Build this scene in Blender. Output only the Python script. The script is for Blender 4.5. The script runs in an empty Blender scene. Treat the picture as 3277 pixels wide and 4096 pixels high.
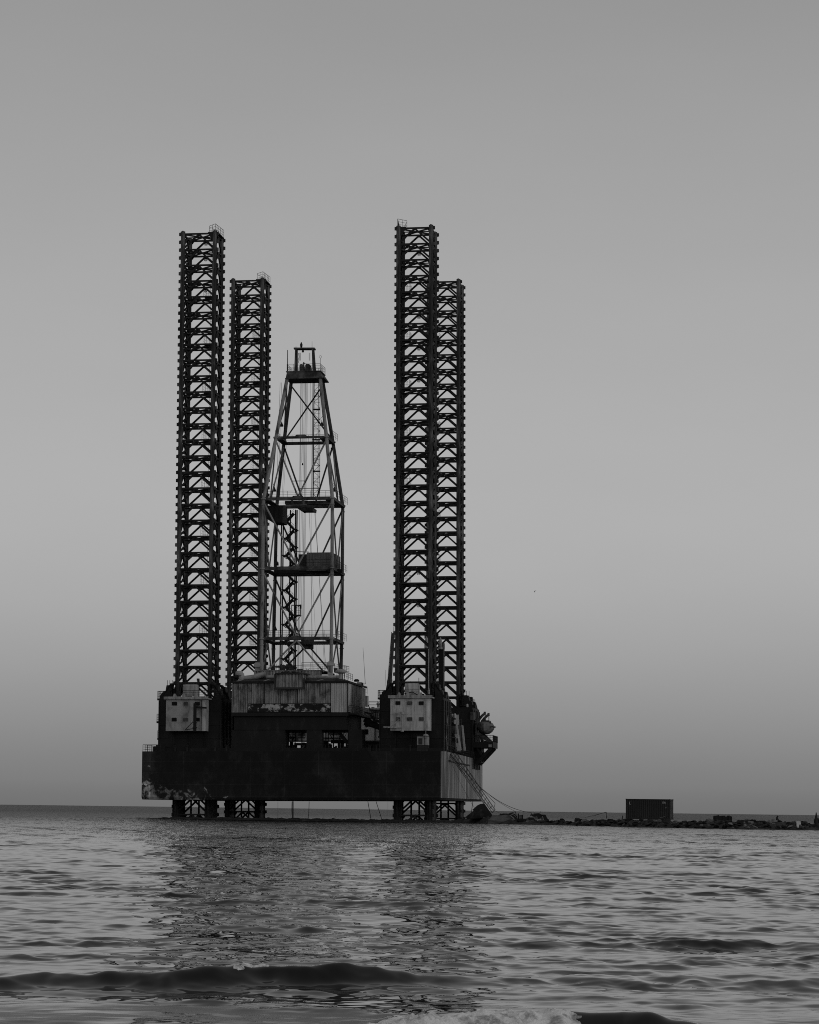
import bpy, bmesh, math, random
import numpy as np
from mathutils import Vector, Matrix, noise

random.seed(7)
rng = np.random.default_rng(11)
scene = bpy.context.scene
COL = scene.collection
R = math.radians

# ------------------------------------------------------------------ camera
F_PX, CX, CY = 10260.0, 1638.5, 2048.0        # focal length and centre of the 3277 x 4096 photograph
EYE = Vector((0, 0, 1.85))
PITCH = math.atan((3239.5 - CY) / F_PX)
ROLL = 0.0130
CAM = Matrix.Rotation(math.pi / 2 + PITCH, 3, 'X') @ Matrix.Rotation(ROLL, 3, 'Z')
cd = bpy.data.cameras.new('camera')
cd.sensor_fit = 'HORIZONTAL'
cd.sensor_width = 36.0
cd.lens = F_PX * 36.0 / 3277.0
cd.clip_start = 0.5
cd.clip_end = 120000
cam = bpy.data.objects.new('camera', cd)
cam.matrix_world = Matrix.Translation(EYE) @ CAM.to_4x4()
COL.objects.link(cam)
scene.camera = cam

def ray(u, v):
    return CAM @ Vector(((u - CX) / F_PX, -(v - CY) / F_PX, -1.0))

def at(u, Y, z=0.0):
    """world point in the vertical plane through photo column u (at the horizon) at depth Y, height z"""
    v = 3239.5
    for _ in range(4):
        d = ray(u, v)
        p = EYE + d * (Y / d.y)
        v -= (z - p.z) * F_PX / Y
    return Vector((p.x, Y, z))

def height_at(u, v, Y):
    d = ray(u, v)
    return (EYE + d * (Y / d.y)).z

# ------------------------------------------------------------------ rig frame
DIST = 400.0
YAW = R(7.7)
LEAN = -0.0103
RIG_ROT = Matrix.Rotation(LEAN, 3, 'Y') @ Matrix.Rotation(-YAW, 3, 'Z')
RIG_O = at(777, DIST, 0.0)
RIG_INV = RIG_ROT.transposed()

def P(u, v, y):
    """rig point seen at photo pixel u,v in the rig's plane of depth y"""
    o = RIG_INV @ (EYE - RIG_O)
    d = RIG_INV @ ray(u, v)
    t = (y - o.y) / d.y
    return o + d * t

def Pz(u, z, y):
    """rig point at photo column u with rig height z in plane y"""
    v = 3239.5 - z * F_PX / DIST
    p = P(u, v, y)
    for _ in range(4):
        v -= (z - p.z) * F_PX / DIST
        p = P(u, v, y)
    p.z = z
    return p

# ------------------------------------------------------------------ materials
def new_mat(name):
    m = bpy.data.materials.new(name)
    m.use_nodes = True
    nt = m.node_tree
    return m, nt, nt.nodes['Principled BSDF'], nt.nodes, nt.links

def grey(v):
    return (v, v, v, 1)

def ramp_node(nodes, stops):
    r = nodes.new('ShaderNodeValToRGB')
    el = r.color_ramp.elements
    el[0].position, el[0].color = stops[0][0], grey(stops[0][1])
    el[1].position, el[1].color = stops[-1][0], grey(stops[-1][1])
    for pos, val in stops[1:-1]:
        e = el.new(pos)
        e.color = grey(val)
    return r

def mottled(name, stops, scale=(1, 1, 1), nscale=1.2, detail=6, rough=0.65, spec=0.3, bump=0.0, second=None, dist=0.4, per_object=0.0):
    """paint with patches: noise in object space through a grey ramp; second = (scale xyz, noise scale, stops) multiplies"""
    m, nt, b, n, l = new_mat(name)
    tc = n.new('ShaderNodeTexCoord')
    mp = n.new('ShaderNodeMapping')
    mp.inputs['Scale'].default_value = scale
    l.new(tc.outputs['Object'], mp.inputs['Vector'])
    ns = n.new('ShaderNodeTexNoise')
    ns.inputs['Scale'].default_value = nscale
    ns.inputs['Detail'].default_value = detail
    ns.inputs['Roughness'].default_value = 0.62
    ns.inputs['Distortion'].default_value = dist
    l.new(mp.outputs[0], ns.inputs['Vector'])
    rp = ramp_node(n, stops)
    l.new(ns.outputs['Fac'], rp.inputs[0])
    col = rp.outputs[0]
    if second:
        mp2 = n.new('ShaderNodeMapping')
        mp2.inputs['Scale'].default_value = second[0]
        l.new(tc.outputs['Object'], mp2.inputs['Vector'])
        n2 = n.new('ShaderNodeTexNoise')
        n2.inputs['Scale'].default_value = second[1]
        n2.inputs['Detail'].default_value = 5
        n2.inputs['Roughness'].default_value = 0.7
        l.new(mp2.outputs[0], n2.inputs['Vector'])
        r2 = ramp_node(n, second[2])
        l.new(n2.outputs['Fac'], r2.inputs[0])
        mx = n.new('ShaderNodeMix')
        mx.data_type = 'RGBA'
        mx.blend_type = 'MULTIPLY'
        mx.inputs['Factor'].default_value = 1.0
        l.new(col, mx.inputs['A'])
        l.new(r2.outputs[0], mx.inputs['B'])
        col = mx.outputs['Result']
    if per_object:
        oi = n.new('ShaderNodeObjectInfo')
        mr = ramp_node(n, [(0.0, 0.3), (0.7, 1.1), (0.82, 2.2), (0.93, 4.5), (1.0, 6.0)])
        l.new(oi.outputs['Random'], mr.inputs[0])
        mx = n.new('ShaderNodeMix')
        mx.data_type = 'RGBA'
        mx.blend_type = 'MULTIPLY'
        mx.inputs['Factor'].default_value = 1.0
        l.new(col, mx.inputs['A'])
        l.new(mr.outputs[0], mx.inputs['B'])
        col = mx.outputs['Result']
    l.new(col, b.inputs['Base Color'])
    b.inputs['Roughness'].default_value = rough
    b.inputs['Specular IOR Level'].default_value = spec
    if bump:
        bp = n.new('ShaderNodeBump')
        bp.inputs['Strength'].default_value = bump
        bp.inputs['Distance'].default_value = 0.1
        l.new(ns.outputs['Fac'], bp.inputs['Height'])
        l.new(bp.outputs[0], b.inputs['Normal'])
    return m

M = {}
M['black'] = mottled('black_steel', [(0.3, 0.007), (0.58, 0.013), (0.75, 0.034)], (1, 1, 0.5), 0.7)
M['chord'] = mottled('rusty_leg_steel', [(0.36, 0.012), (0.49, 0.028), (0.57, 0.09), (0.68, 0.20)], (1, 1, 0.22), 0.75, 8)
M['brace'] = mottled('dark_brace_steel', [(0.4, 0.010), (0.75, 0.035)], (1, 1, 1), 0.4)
M['white'] = mottled('white_deckhouse_paint', [(0.36, 0.34), (0.48, 0.50), (0.7, 0.60)], (0.8, 0.8, 0.5), 0.8, 9, 0.55,
                     second=((2.5, 2.5, 0.14), 1.2, [(0.34, 0.5), (0.48, 0.95), (1, 1.05)]))
M['white_dim'] = mottled('weathered_white_paint', [(0.3, 0.25), (0.55, 0.38), (0.8, 0.45)], (0.6, 0.6, 0.2), 0.9, 8, 0.6,
                         second=((3, 3, 0.1), 1.0, [(0.32, 0.4), (0.5, 1.0), (1, 1.0)]))
M['white_left'] = mottled('darker_white_deckhouse_paint', [(0.36, 0.22), (0.48, 0.36), (0.7, 0.44)], (0.8, 0.8, 0.5), 0.8, 9, 0.55,  # left deckhouse walls, a darker tone than the right one's
                          second=((2.5, 2.5, 0.12), 1.2, [(0.3, 0.5), (0.45, 1.0), (1, 1.0)]))
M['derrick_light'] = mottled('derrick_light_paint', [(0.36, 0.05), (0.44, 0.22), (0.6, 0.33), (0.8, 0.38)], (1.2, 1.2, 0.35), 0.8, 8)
M['derrick_dark'] = mottled('derrick_dark_grey', [(0.36, 0.03), (0.5, 0.09), (0.75, 0.14)], (1.2, 1.2, 0.35), 0.8, 8)
M['girder'] = mottled('derrick_girder_paint', [(0.38, 0.02), (0.52, 0.07), (0.7, 0.16)], (0.8, 0.8, 0.8), 0.9, 8)
M['cladding'] = mottled('stained_corrugated_cladding', [(0.36, 0.10), (0.48, 0.27), (0.6, 0.36), (0.75, 0.42)], (0.9, 0.9, 0.6), 0.8, 9, 0.7,
                        second=((3.2, 3.2, 0.14), 1.3, [(0.36, 0.25), (0.5, 0.8), (0.6, 1.0), (0.8, 1.1)]))
M['cladding_clean'] = mottled('clean_corrugated_cladding', [(0.35, 0.36), (0.6, 0.56), (0.7, 0.62)], (1.5, 1.5, 0.2), 1.0, 7, 0.7)
M['windwall'] = mottled('dull_corrugated_windwall', [(0.35, 0.10), (0.6, 0.17), (0.8, 0.24)], (1.2, 1.2, 0.3), 1.0, 7, 0.7)
M['peeling'] = mottled('peeling_white_paint', [(0.44, 0.010), (0.505, 0.02), (0.54, 0.30), (0.6, 0.5), (0.8, 0.6)], (0.9, 0.9, 1.2), 1.15, 12, 0.7, dist=0.3)
M['roof'] = mottled('dark_roof_sheet', [(0.35, 0.02), (0.6, 0.05), (0.8, 0.09)], (0.6, 0.6, 0.6), 0.8, 7)
M['duct'] = mottled('galvanised_duct', [(0.35, 0.14), (0.48, 0.33), (0.75, 0.45)], (0.6, 0.6, 0.6), 0.9, 7, 0.5)
M['hull_side'] = mottled('grey_hull_side_paint', [(0.3, 0.10), (0.5, 0.16), (0.8, 0.20)], (0.3, 0.3, 0.12), 0.9, 7, 0.6,
                         second=((1.6, 0.7, 0.03), 1.0, [(0.36, 0.40), (0.46, 0.8), (0.51, 1.0), (0.545, 1.9), (0.60, 2.7), (0.9, 2.9)]))
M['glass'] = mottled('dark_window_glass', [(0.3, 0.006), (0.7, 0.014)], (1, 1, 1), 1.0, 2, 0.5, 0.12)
M['glass_dusty'] = mottled('dusty_window_glass', [(0.35, 0.02), (0.7, 0.13)], (1, 1, 1), 2.2, 6, 0.5, 0.4)
M['boat'] = mottled('lifeboat_weathered_shell', [(0.34, 0.06), (0.5, 0.14), (0.75, 0.22)], (0.7, 0.7, 0.7), 1.0, 8, 0.6)
M['container'] = mottled('container_dark_paint', [(0.3, 0.014), (0.7, 0.026)], (0.6, 0.6, 0.6), 1.0, 5, 0.6)
M['container_door'] = mottled('container_door_paint', [(0.35, 0.03), (0.6, 0.10), (0.8, 0.2)], (1.5, 3, 0.4), 1.2, 6, 0.6)
M['mark'] = mottled('worn_white_lettering', [(0.3, 0.3), (0.7, 0.6)], (1, 1, 1), 3, 4, 0.6)
M['rock'] = mottled('dark_wet_rock', [(0.3, 0.012), (0.5, 0.028), (0.75, 0.08)], (1, 1, 1), 1.6, 8, 0.8, 0.15, 0.6, per_object=0.85)
M['rock_light'] = mottled('pale_concrete_rock', [(0.3, 0.12), (0.7, 0.22)], (1, 1, 1), 1.5, 7, 0.8, 0.3, 0.4)
M['mound'] = mottled('wet_rubble', [(0.35, 0.012), (0.55, 0.03), (0.8, 0.09)], (1, 1, 1), 0.9, 9, 0.8, 0.2, 0.8)
M['block'] = mottled('whitewashed_concrete', [(0.3, 0.55), (0.7, 0.75)], (1, 1, 1), 1.5, 6, 0.8)
M['pontoon'] = mottled('grey_pontoon_shell', [(0.35, 0.04), (0.5, 0.10), (0.75, 0.15)], (0.4, 0.4, 1.2), 1.2, 8, 0.75)
M['foam'] = mottled('sea_foam', [(0.36, 0.35), (0.5, 0.8), (0.7, 0.9)], (1, 1, 1), 7.0, 6, 0.9, 0.2, 0.5)
M['bird'] = mottled('dark_plumage', [(0.3, 0.02), (0.7, 0.04)], (1, 1, 1), 4, 3, 0.8)
M['wire'] = mottled('wire_rope_steel', [(0.3, 0.015), (0.7, 0.03)], (1, 1, 1), 4, 3, 0.7)

# hull front: black with worn white patches near its lower left corner
def make_hull_front():
    m, nt, b, n, l = new_mat('black_hull_paint')
    tc = n.new('ShaderNodeTexCoord')
    sep = n.new('ShaderNodeSeparateXYZ')
    l.new(tc.outputs['Object'], sep.inputs[0])
    ns = n.new('ShaderNodeTexNoise')
    ns.inputs['Scale'].default_value = 0.85
    ns.inputs['Detail'].default_value = 11
    ns.inputs['Roughness'].default_value = 0.62
    ns.inputs['Distortion'].default_value = 0.6
    l.new(tc.outputs['Object'], ns.inputs['Vector'])
    mx_ = n.new('ShaderNodeMapRange')
    mx_.inputs['From Min'].default_value = HX0 + 1
    mx_.inputs['From Max'].default_value = HX0 + 17
    mx_.inputs['To Min'].default_value = 0.13
    mx_.inputs['To Max'].default_value = -0.12
    l.new(sep.outputs[0], mx_.inputs['Value'])
    mz_ = n.new('ShaderNodeMapRange')
    mz_.inputs['From Min'].default_value = HZ0
    mz_.inputs['From Max'].default_value = HZ0 + 4.2
    mz_.inputs['To Min'].default_value = 0.13
    mz_.inputs['To Max'].default_value = -0.12
    l.new(sep.outputs[2], mz_.inputs['Value'])
    a1 = n.new('ShaderNodeMath'); a1.operation = 'ADD'
    l.new(mx_.outputs[0], a1.inputs[0]); l.new(mz_.outputs[0], a1.inputs[1])
    a2 = n.new('ShaderNodeMath'); a2.operation = 'ADD'
    l.new(a1.outputs[0], a2.inputs[0]); l.new(ns.outputs['Fac'], a2.inputs[1])
    rp = ramp_node(n, [(0.30, 0.009), (0.63, 0.017), (0.66, 0.06), (0.70, 0.20), (0.80, 0.32)])
    l.new(a2.outputs[0], rp.inputs[0])
    n3 = n.new('ShaderNodeTexNoise')
    n3.inputs['Scale'].default_value = 0.22
    n3.inputs['Detail'].default_value = 9
    n3.inputs['Roughness'].default_value = 0.7
    mp3 = n.new('ShaderNodeMapping')
    mp3.inputs['Scale'].default_value = (1.0, 1.0, 0.55)
    l.new(tc.outputs['Object'], mp3.inputs['Vector'])
    l.new(mp3.outputs[0], n3.inputs['Vector'])
    r3 = ramp_node(n, [(0.40, 0.75), (0.52, 1.0), (0.60, 2.4), (0.72, 3.2)])
    l.new(n3.outputs['Fac'], r3.inputs[0])
    # plate seams: thin vertical and horizontal lines
    br = n.new('ShaderNodeTexBrick')
    br.offset = 0.0
    br.inputs['Color1'].default_value = grey(1.0)
    br.inputs['Color2'].default_value = grey(0.8)
    br.inputs['Mortar'].default_value = grey(1.9)
    br.inputs['Scale'].default_value = 1.0
    br.inputs['Mortar Size'].default_value = 0.03
    br.inputs['Brick Width'].default_value = 5.2
    br.inputs['Row Height'].default_value = 1.75
    cb = n.new('ShaderNodeCombineXYZ')
    l.new(sep.outputs[0], cb.inputs[0]); l.new(sep.outputs[2], cb.inputs[1])
    l.new(cb.outputs[0], br.inputs['Vector'])
    m3 = n.new('ShaderNodeMix'); m3.data_type = 'RGBA'; m3.blend_type = 'MULTIPLY'
    m3.inputs['Factor'].default_value = 1.0
    l.new(r3.outputs[0], m3.inputs['A']); l.new(br.outputs['Color'], m3.inputs['B'])
    m4 = n.new('ShaderNodeMix'); m4.data_type = 'RGBA'; m4.blend_type = 'MULTIPLY'
    m4.inputs['Factor'].default_value = 1.0
    l.new(rp.outputs[0], m4.inputs['A']); l.new(m3.outputs['Result'], m4.inputs['B'])
    l.new(m4.outputs['Result'], b.inputs['Base Color'])
    b.inputs['Roughness'].default_value = 0.7
    b.inputs['Specular IOR Level'].default_value = 0.25
    return m

# ------------------------------------------------------------------ mesh helpers
class MB:
    def __init__(self):
        self.v, self.f, self.m = [], [], []

    def add(self, verts, faces, mi=0):
        o = len(self.v)
        self.v += [tuple(p) for p in verts]
        self.f += [tuple(i + o for i in f) for f in faces]
        self.m += [mi] * len(faces)

    def box(self, a, b, mi=0):
        x0, x1 = sorted((a[0], b[0])); y0, y1 = sorted((a[1], b[1])); z0, z1 = sorted((a[2], b[2]))
        v = [(x0, y0, z0), (x1, y0, z0), (x1, y1, z0), (x0, y1, z0), (x0, y0, z1), (x1, y0, z1), (x1, y1, z1), (x0, y1, z1)]
        self.add(v, [(0, 3, 2, 1), (4, 5, 6, 7), (0, 1, 5, 4), (1, 2, 6, 5), (2, 3, 7, 6), (3, 0, 4, 7)], mi)

    def frame(self, p, q):
        p, q = Vector(p), Vector(q)
        d = (q - p).normalized()
        up = Vector((0, 0, 1)) if abs(d.z) < 0.95 else Vector((0, 1, 0))
        s = d.cross(up).normalized()
        t = s.cross(d).normalized()
        return p, q, s, t

    def beam(self, p, q, w, h=None, mi=0):
        h = h or w
        p, q, s, t = self.frame(p, q)
        v = []
        for c in (p, q):
            v += [c - s * w / 2 - t * h / 2, c + s * w / 2 - t * h / 2, c + s * w / 2 + t * h / 2, c - s * w / 2 + t * h / 2]
        self.add(v, [(0, 1, 2, 3), (7, 6, 5, 4), (0, 4, 5, 1), (1, 5, 6, 2), (2, 6, 7, 3), (3, 7, 4, 0)], mi)

    def tube(self, p, q, r, r2=None, n=8, mi=0):
        r2 = r if r2 is None else r2
        p, q, s, t = self.frame(p, q)
        v = []
        for c, rr in ((p, r), (q, r2)):
            v += [c + s * (rr * math.cos(2 * math.pi * i / n)) + t * (rr * math.sin(2 * math.pi * i / n)) for i in range(n)]
        f = [(i, (i + 1) % n, (i + 1) % n + n, i + n) for i in range(n)]
        self.add(v, f + [tuple(reversed(range(n))), tuple(range(n, 2 * n))], mi)

    def path(self, pts, r, n=6, mi=0):
        for a, b in zip(pts[:-1], pts[1:]):
            self.tube(a, b, r, r, n, mi)

    def prism(self, poly, y0, y1, mi=0):
        """poly of (x,z) extruded from y0 to y1"""
        k = len(poly)
        v = [(x, y0, z) for x, z in poly] + [(x, y1, z) for x, z in poly]
        f = [(i, (i + 1) % k, (i + 1) % k + k, i + k) for i in range(k)]
        self.add(v, f + [tuple(reversed(range(k))), tuple(range(k, 2 * k))], mi)

    def lathe(self, c, prof, n=14, mi=0):
        """prof of (radius, z) round the vertical through c"""
        c = Vector(c)
        v = []
        for r, z in prof:
            v += [c + Vector((r * math.cos(2 * math.pi * i / n), r * math.sin(2 * math.pi * i / n), z)) for i in range(n)]
        f = []
        for k in range(len(prof) - 1):
            f += [(k * n + i, k * n + (i + 1) % n, (k + 1) * n + (i + 1) % n, (k + 1) * n + i) for i in range(n)]
        f += [tuple(reversed(range(n))), tuple(range((len(prof) - 1) * n, len(prof) * n))]
        self.add(v, f, mi)

    def corrugated(self, p, q, z0, z1, pitch=0.25, depth=0.05, thick=0.06, out=None, mi=0):
        """vertical corrugated sheet from p to q (xy), facing out"""
        p, q = Vector((p[0], p[1], 0)), Vector((q[0], q[1], 0))
        L = (q - p).length
        d = (q - p) / L
        o = Vector(out).normalized()
        n = max(1, int(round(L / pitch)))
        xs = []
        for i in range(n):
            for fr, dp in ((0.0, 0), (0.3, 0), (0.5, 1), (0.8, 1)):
                xs.append(((i + fr) * L / n, dp))
        xs.append((L, 0))
        v, f = [], []
        for x, dp in xs:
            c = p + d * x - o * (depth * dp)
            v += [(c.x, c.y, z0), (c.x, c.y, z1)]
        for i in range(len(xs) - 1):
            f.append((2 * i, 2 * i + 2, 2 * i + 3, 2 * i + 1))
        self.add(v, f, mi)
        b0, b1 = p - o * (depth + 0.003), q - o * (depth + 0.003)
        b2, b3 = q - o * (depth + thick), p - o * (depth + thick)
        vv = [(c.x, c.y, z) for z in (z0, z1) for c in (b0, b1, b2, b3)]
        self.add(vv, [(0, 3, 2, 1), (4, 5, 6, 7), (0, 1, 5, 4), (1, 2, 6, 5), (2, 3, 7, 6), (3, 0, 4, 7)], mi)

    def rail(self, pts, h=1.05, bars=3, gap=1.4, r=0.028):
        """handrail along pts: posts and horizontal bars"""
        for a, b in zip(pts[:-1], pts[1:]):
            a, b = Vector(a), Vector(b)
            L = (b - a).length
            k = max(1, int(round(L / gap)))
            for i in range(k + 1):
                c = a.lerp(b, i / k)
                self.tube(c, c + Vector((0, 0, h)), r, r, 5)
            for j in range(bars):
                z = Vector((0, 0, h * (j + 1) / bars))
                self.tube(a + z, b + z, r * (1.15 if j == bars - 1 else 0.75), None, 5)

    def mesh(self, name, mats, smooth=False, recalc=True):
        me = bpy.data.meshes.new(name)
        me.from_pydata(self.v, [], self.f)
        for m in (mats if isinstance(mats, (list, tuple)) else [mats]):
            me.materials.append(m)
        me.polygons.foreach_set('material_index', self.m)
        if recalc:
            bm = bmesh.new()
            bm.from_mesh(me)
            bmesh.ops.recalc_face_normals(bm, faces=bm.faces)
            bm.to_mesh(me)
            bm.free()
        if smooth:
            me.shade_smooth()
        me.update()
        return me

    def build(self, name, mats, parent=None, smooth=False):
        return link(name, self.mesh(name, mats, smooth), parent)

    def cut(self):
        """what follows is the next piece"""
        if not hasattr(self, 'cuts'):
            self.cuts = []
        self.cuts.append((len(self.v), len(self.f)))

    def build_each(self, name, mats, parent=None):
        """every piece between cuts becomes an object of its own"""
        marks = [(0, 0)] + getattr(self, 'cuts', []) + [(len(self.v), len(self.f))]
        out = []
        for (v0, f0), (v1, f1) in zip(marks[:-1], marks[1:]):
            if f1 > f0:
                p = MB()
                p.v = self.v[v0:v1]
                p.f = [tuple(i - v0 for i in f) for f in self.f[f0:f1]]
                p.m = self.m[f0:f1]
                out.append(p.build(name, mats, parent))
        return out

def link(name, data, parent=None, loc=None):
    o = bpy.data.objects.new(name, data)
    COL.objects.link(o)
    if parent:
        o.parent = parent
    if loc is not None:
        o.location = loc
    return o

def tag(o, label=None, cat=None, group=None, kind=None):
    for k, val in (('label', label), ('category', cat), ('group', group), ('kind', kind)):
        if val:
            o[k] = val
    return o

def boxpx(mb, u0, v0, u1, v1, y0, y1, mi=0):
    a, b = P(u0, v0, y0), P(u1, v1, y0)
    mb.box((a.x, y0, a.z), (b.x, y1, b.z), mi)
    return a, b

def rig_thing(name, label, cat, group=None):
    """an object of its own carried by the rig: an Empty in the rig's tilted frame"""
    e = link(name, None)
    e.matrix_world = Matrix.Translation(RIG_O) @ RIG_ROT.to_4x4()
    return tag(e, label, cat, group)

# ================================================================== THE RIG
rig = rig_thing('drilling_rig', 'huge dark jack-up drilling rig standing in the sea on four tall lattice legs', 'oil rig')

# ---- legs
YF = -2.45
pA0, pA1 = P(732, 1000, YF), P(859, 1000, YF)
HW = (pA1.x - pA0.x) / 2
YF = -HW
AX = P(795.5, 1000, YF).x
SX = P(1659.5, 1000, YF).x - AX
def z_of(u, v, y): return P(u, v, y).z
TY = DIST * (1 / 0.912 - 1)
CXL = P(991.5, 1150, TY - HW).x
DXL = P(1775, 1150, TY - HW).x
ZB0 = z_of(795, 935, YF)
PITCHZ = (ZB0 - z_of(780, 2731.6, YF)) / 28.0
NB = 40
leg_sites = {            # centre x, centre y, height of its highest ring of braces, side the ladders are on
    'near_left': (AX, 0.0, ZB0, 1),
    'near_right': (AX + SX, 0.0, z_of(1660, 912, YF), -1),
    'far_left': (CXL, TY, z_of(991, 860 + 908 / 3.45, TY - HW), 1),
    'far_right': (DXL, TY, z_of(1775, 860 + 1248 / 4.662, TY - HW), -1),
}

def bracing_mesh():
    b = MB()
    c = [(-HW, -HW), (HW, -HW), (HW, HW), (-HW, HW)]
    for i in range(NB):
        z = -i * PITCHZ
        for k in range(4):
            a, d = c[k], c[(k + 1) % 4]
            b.beam((a[0], a[1], z), (d[0], d[1], z), 0.26, 0.25)
            mid = ((a[0] + d[0]) / 2, (a[1] + d[1]) / 2, z - 0.06)
            for e in (a, d):
                b.beam(mid, (e[0], e[1], z - PITCHZ + 0.14), 0.24, 0.27)
        b.beam((-HW, -HW, z - 0.03), (HW, HW, z - 0.03), 0.2, 0.22)
        b.beam((HW, -HW, z - 0.04), (-HW, HW, z - 0.04), 0.2, 0.21)
        b.beam((-HW, 0, z - 0.02), (HW, 0, z - 0.02), 0.14, 0.15)
        # gusset plates where the braces meet the ring
        b.box((-0.34, -HW - 0.06, z - 0.36), (0.34, -HW + 0.06, z + 0.02))
        b.box((-0.34, HW - 0.06, z - 0.36), (0.34, HW + 0.06, z + 0.02))
        for sx in (-1, 1):
            for sy in (-1, 1):
                x0 = sx * (HW - 0.3)
                b.prism([(x0, z + 0.1), (x0 - sx * 0.55, z + 0.1), (x0 - sx * 0.1, z - 0.5), (x0, z - 0.5)], sy * HW - 0.05, sy * HW + 0.05)
    zlow = -(NB - 6) * PITCHZ
    for x in (-0.62, 0.62):
        b.tube((x, -0.4, zlow + 4.2), (x, -0.4, zlow - 6), 0.15, None, 8)
    return b.mesh('leg_bracing', M['brace'])

def chord_mesh(sx):
    b = MB()
    top, bot = 0.42, -NB * PITCHZ
    n = 10
    b.tube((0, 0, bot), (0, 0, top), 0.35, None, n)
    b.box((-0.12, -0.39, bot + 0.2), (0.12, 0.39, top + 0.06))      # web plate through the chord
    for i in range(2 * NB - 1):
        z = -i * PITCHZ / 2 - 0.02
        xo, xi, w = sx * 0.62, sx * 0.22, 0.15
        zt, zb, zt2, zb2 = z + 0.25, z - 0.25, z + 0.36, z - 0.36
        b.prism([(xi, zb2), (sx * 0.36, zb2 + 0.03), (sx * 0.42, zb), (xo, zb), (xo, zt), (sx * 0.42, zt), (sx * 0.36, zt2 - 0.03), (xi, zt2)], -w, w)
    return b.mesh('leg_chord', M['chord'], False)

def platform_mesh(side, deep=False):
    """small access landing with a rail cage inside a corner of the leg"""
    b = MB()
    x0, x1 = side * (HW - 0.2), side * (HW - 1.75)
    y0, y1 = -HW + 0.15, -HW + 2.4
    b.box((x0, y0, 0.02), (x1, y1, 0.14))
    b.box((x0, y0 + 0.1, -0.5), (x0 - side * 0.12, y1 - 0.1, 0.02))
    b.prism([(x0, 0.02), (x1, 0.02), (x0, -0.75)], y0 + 0.1, y0 + 0.2)
    b.rail([(x1, y0 + 0.1, 0.14), (x1, y1, 0.14), (x0, y1, 0.14)], 1.25, 3, 1.15, 0.02)
    b.rail([(x1 + side * 0.55, y0 + 0.1, 0.14), (x1 + side * 0.55, y1, 0.14)], 1.25, 1, 1.2, 0.018)
    return b.mesh('access_platform', M['wire'])

def top_platform_mesh(side):
    b = MB()
    xo, xi = side * (HW + 0.12), side * (HW - 1.15)
    b.prism([(side * (HW + 0.2), 0.25), (xi, 0.25), (side * (HW - 0.95), -0.2), (side * (HW - 0.3), -1.2), (side * (HW + 0.2), -1.2)], -HW - 0.12, -HW + 0.35)
    b.box((xi, -HW + 0.2, 0.14), (side * (HW - 0.3), -HW + 1.3, 0.24))
    b.box((side * (HW + 0.55), -HW - 0.1, 0.14), (side * (HW - 0.3), HW - 0.6, 0.24))
    b.rail([(xi, -HW + 1.2, 0.24), (xo, -HW - 0.25, 0.24), (side * (HW + 0.5), HW - 0.7, 0.24)], 1.25, 3, 0.95, 0.03)
    b.rail([(xi, -HW + 1.2, 0.24), (side * (HW - 0.4), HW - 0.9, 0.24)], 1.1, 2, 1.6, 0.022)
    return b.mesh('top_platform', M['wire'])

def ladder_mesh(side):
    b = MB()
    x, y = side * (HW - 0.62), -HW + 1.1
    top, bot = 0.3, -(NB - 1) * PITCHZ
    for dx in (-0.2, 0.2):
        b.tube((x + dx, y, bot), (x + dx, y, top), 0.022, None, 5)
    z = bot
    while z < top:
        b.tube((x - 0.2, y, z), (x + 0.2, y, z), 0.018, None, 4)
        z += 0.33
    return b.mesh('leg_ladder', M['wire'])

DIG = {'0': '01110 10001 10001 10001 10001 10001 01110', '1': '00100 01100 00100 00100 00100 00100 01110', '2': '01110 10001 00001 00110 01000 10000 11111',
       '3': '01110 10001 00001 00110 00001 10001 01110', '4': '00010 00110 01010 10010 11111 00010 00010', '5': '11111 10000 11110 00001 00001 10001 01110',
       '6': '00110 01000 10000 11110 10001 10001 01110', '7': '11111 00001 00010 00100 00100 00100 00100', '8': '01110 10001 10001 01110 10001 10001 01110',
       '9': '01110 10001 10001 01111 00001 00010 01100'}

def plate_mesh(text):
    """depth mark: black plate with the figures and an underline cut through it, read from inside the leg"""
    W, H = 15, 15
    keep = [[True] * W for _ in range(H)]
    for k, ch in enumerate(text):
        for r_, row in enumerate(DIG[ch].split()):
            for c_, bit in enumerate(row):
                if bit == '1':
                    keep[3 + r_][2 + k * 6 + c_] = False
    for c_ in range(4, 11):
        keep[12][c_] = keep[11][c_] = False
    for r_ in range(H):
        for c_ in range(W):
            d = abs(c_ - 7) + max(0, r_ - 8)
            if r_ > 9 and d > 9.5:
                keep[r_][c_] = False
    for c_ in range(W):
        keep[13][c_] = keep[13][c_] and 3 < c_ < 11
        keep[14][c_] = False
    b = MB()
    s = 0.5 / W
    for r_ in range(H):
        c_ = 0
        while c_ < W:
            if keep[r_][c_]:
                e = c_
                while e + 1 < W and keep[r_][e + 1]:
                    e += 1
                # mirrored: the camera looks at its back
                b.box(((7.5 - c_) * s, HW + 0.14, -0.30 - r_ * s), ((7.5 - e - 1) * s, HW + 0.17, -0.30 - (r_ + 1) * s))
                c_ = e + 1
            else:
                c_ += 1
    return b.mesh('number_plate', M['wire'])

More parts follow.
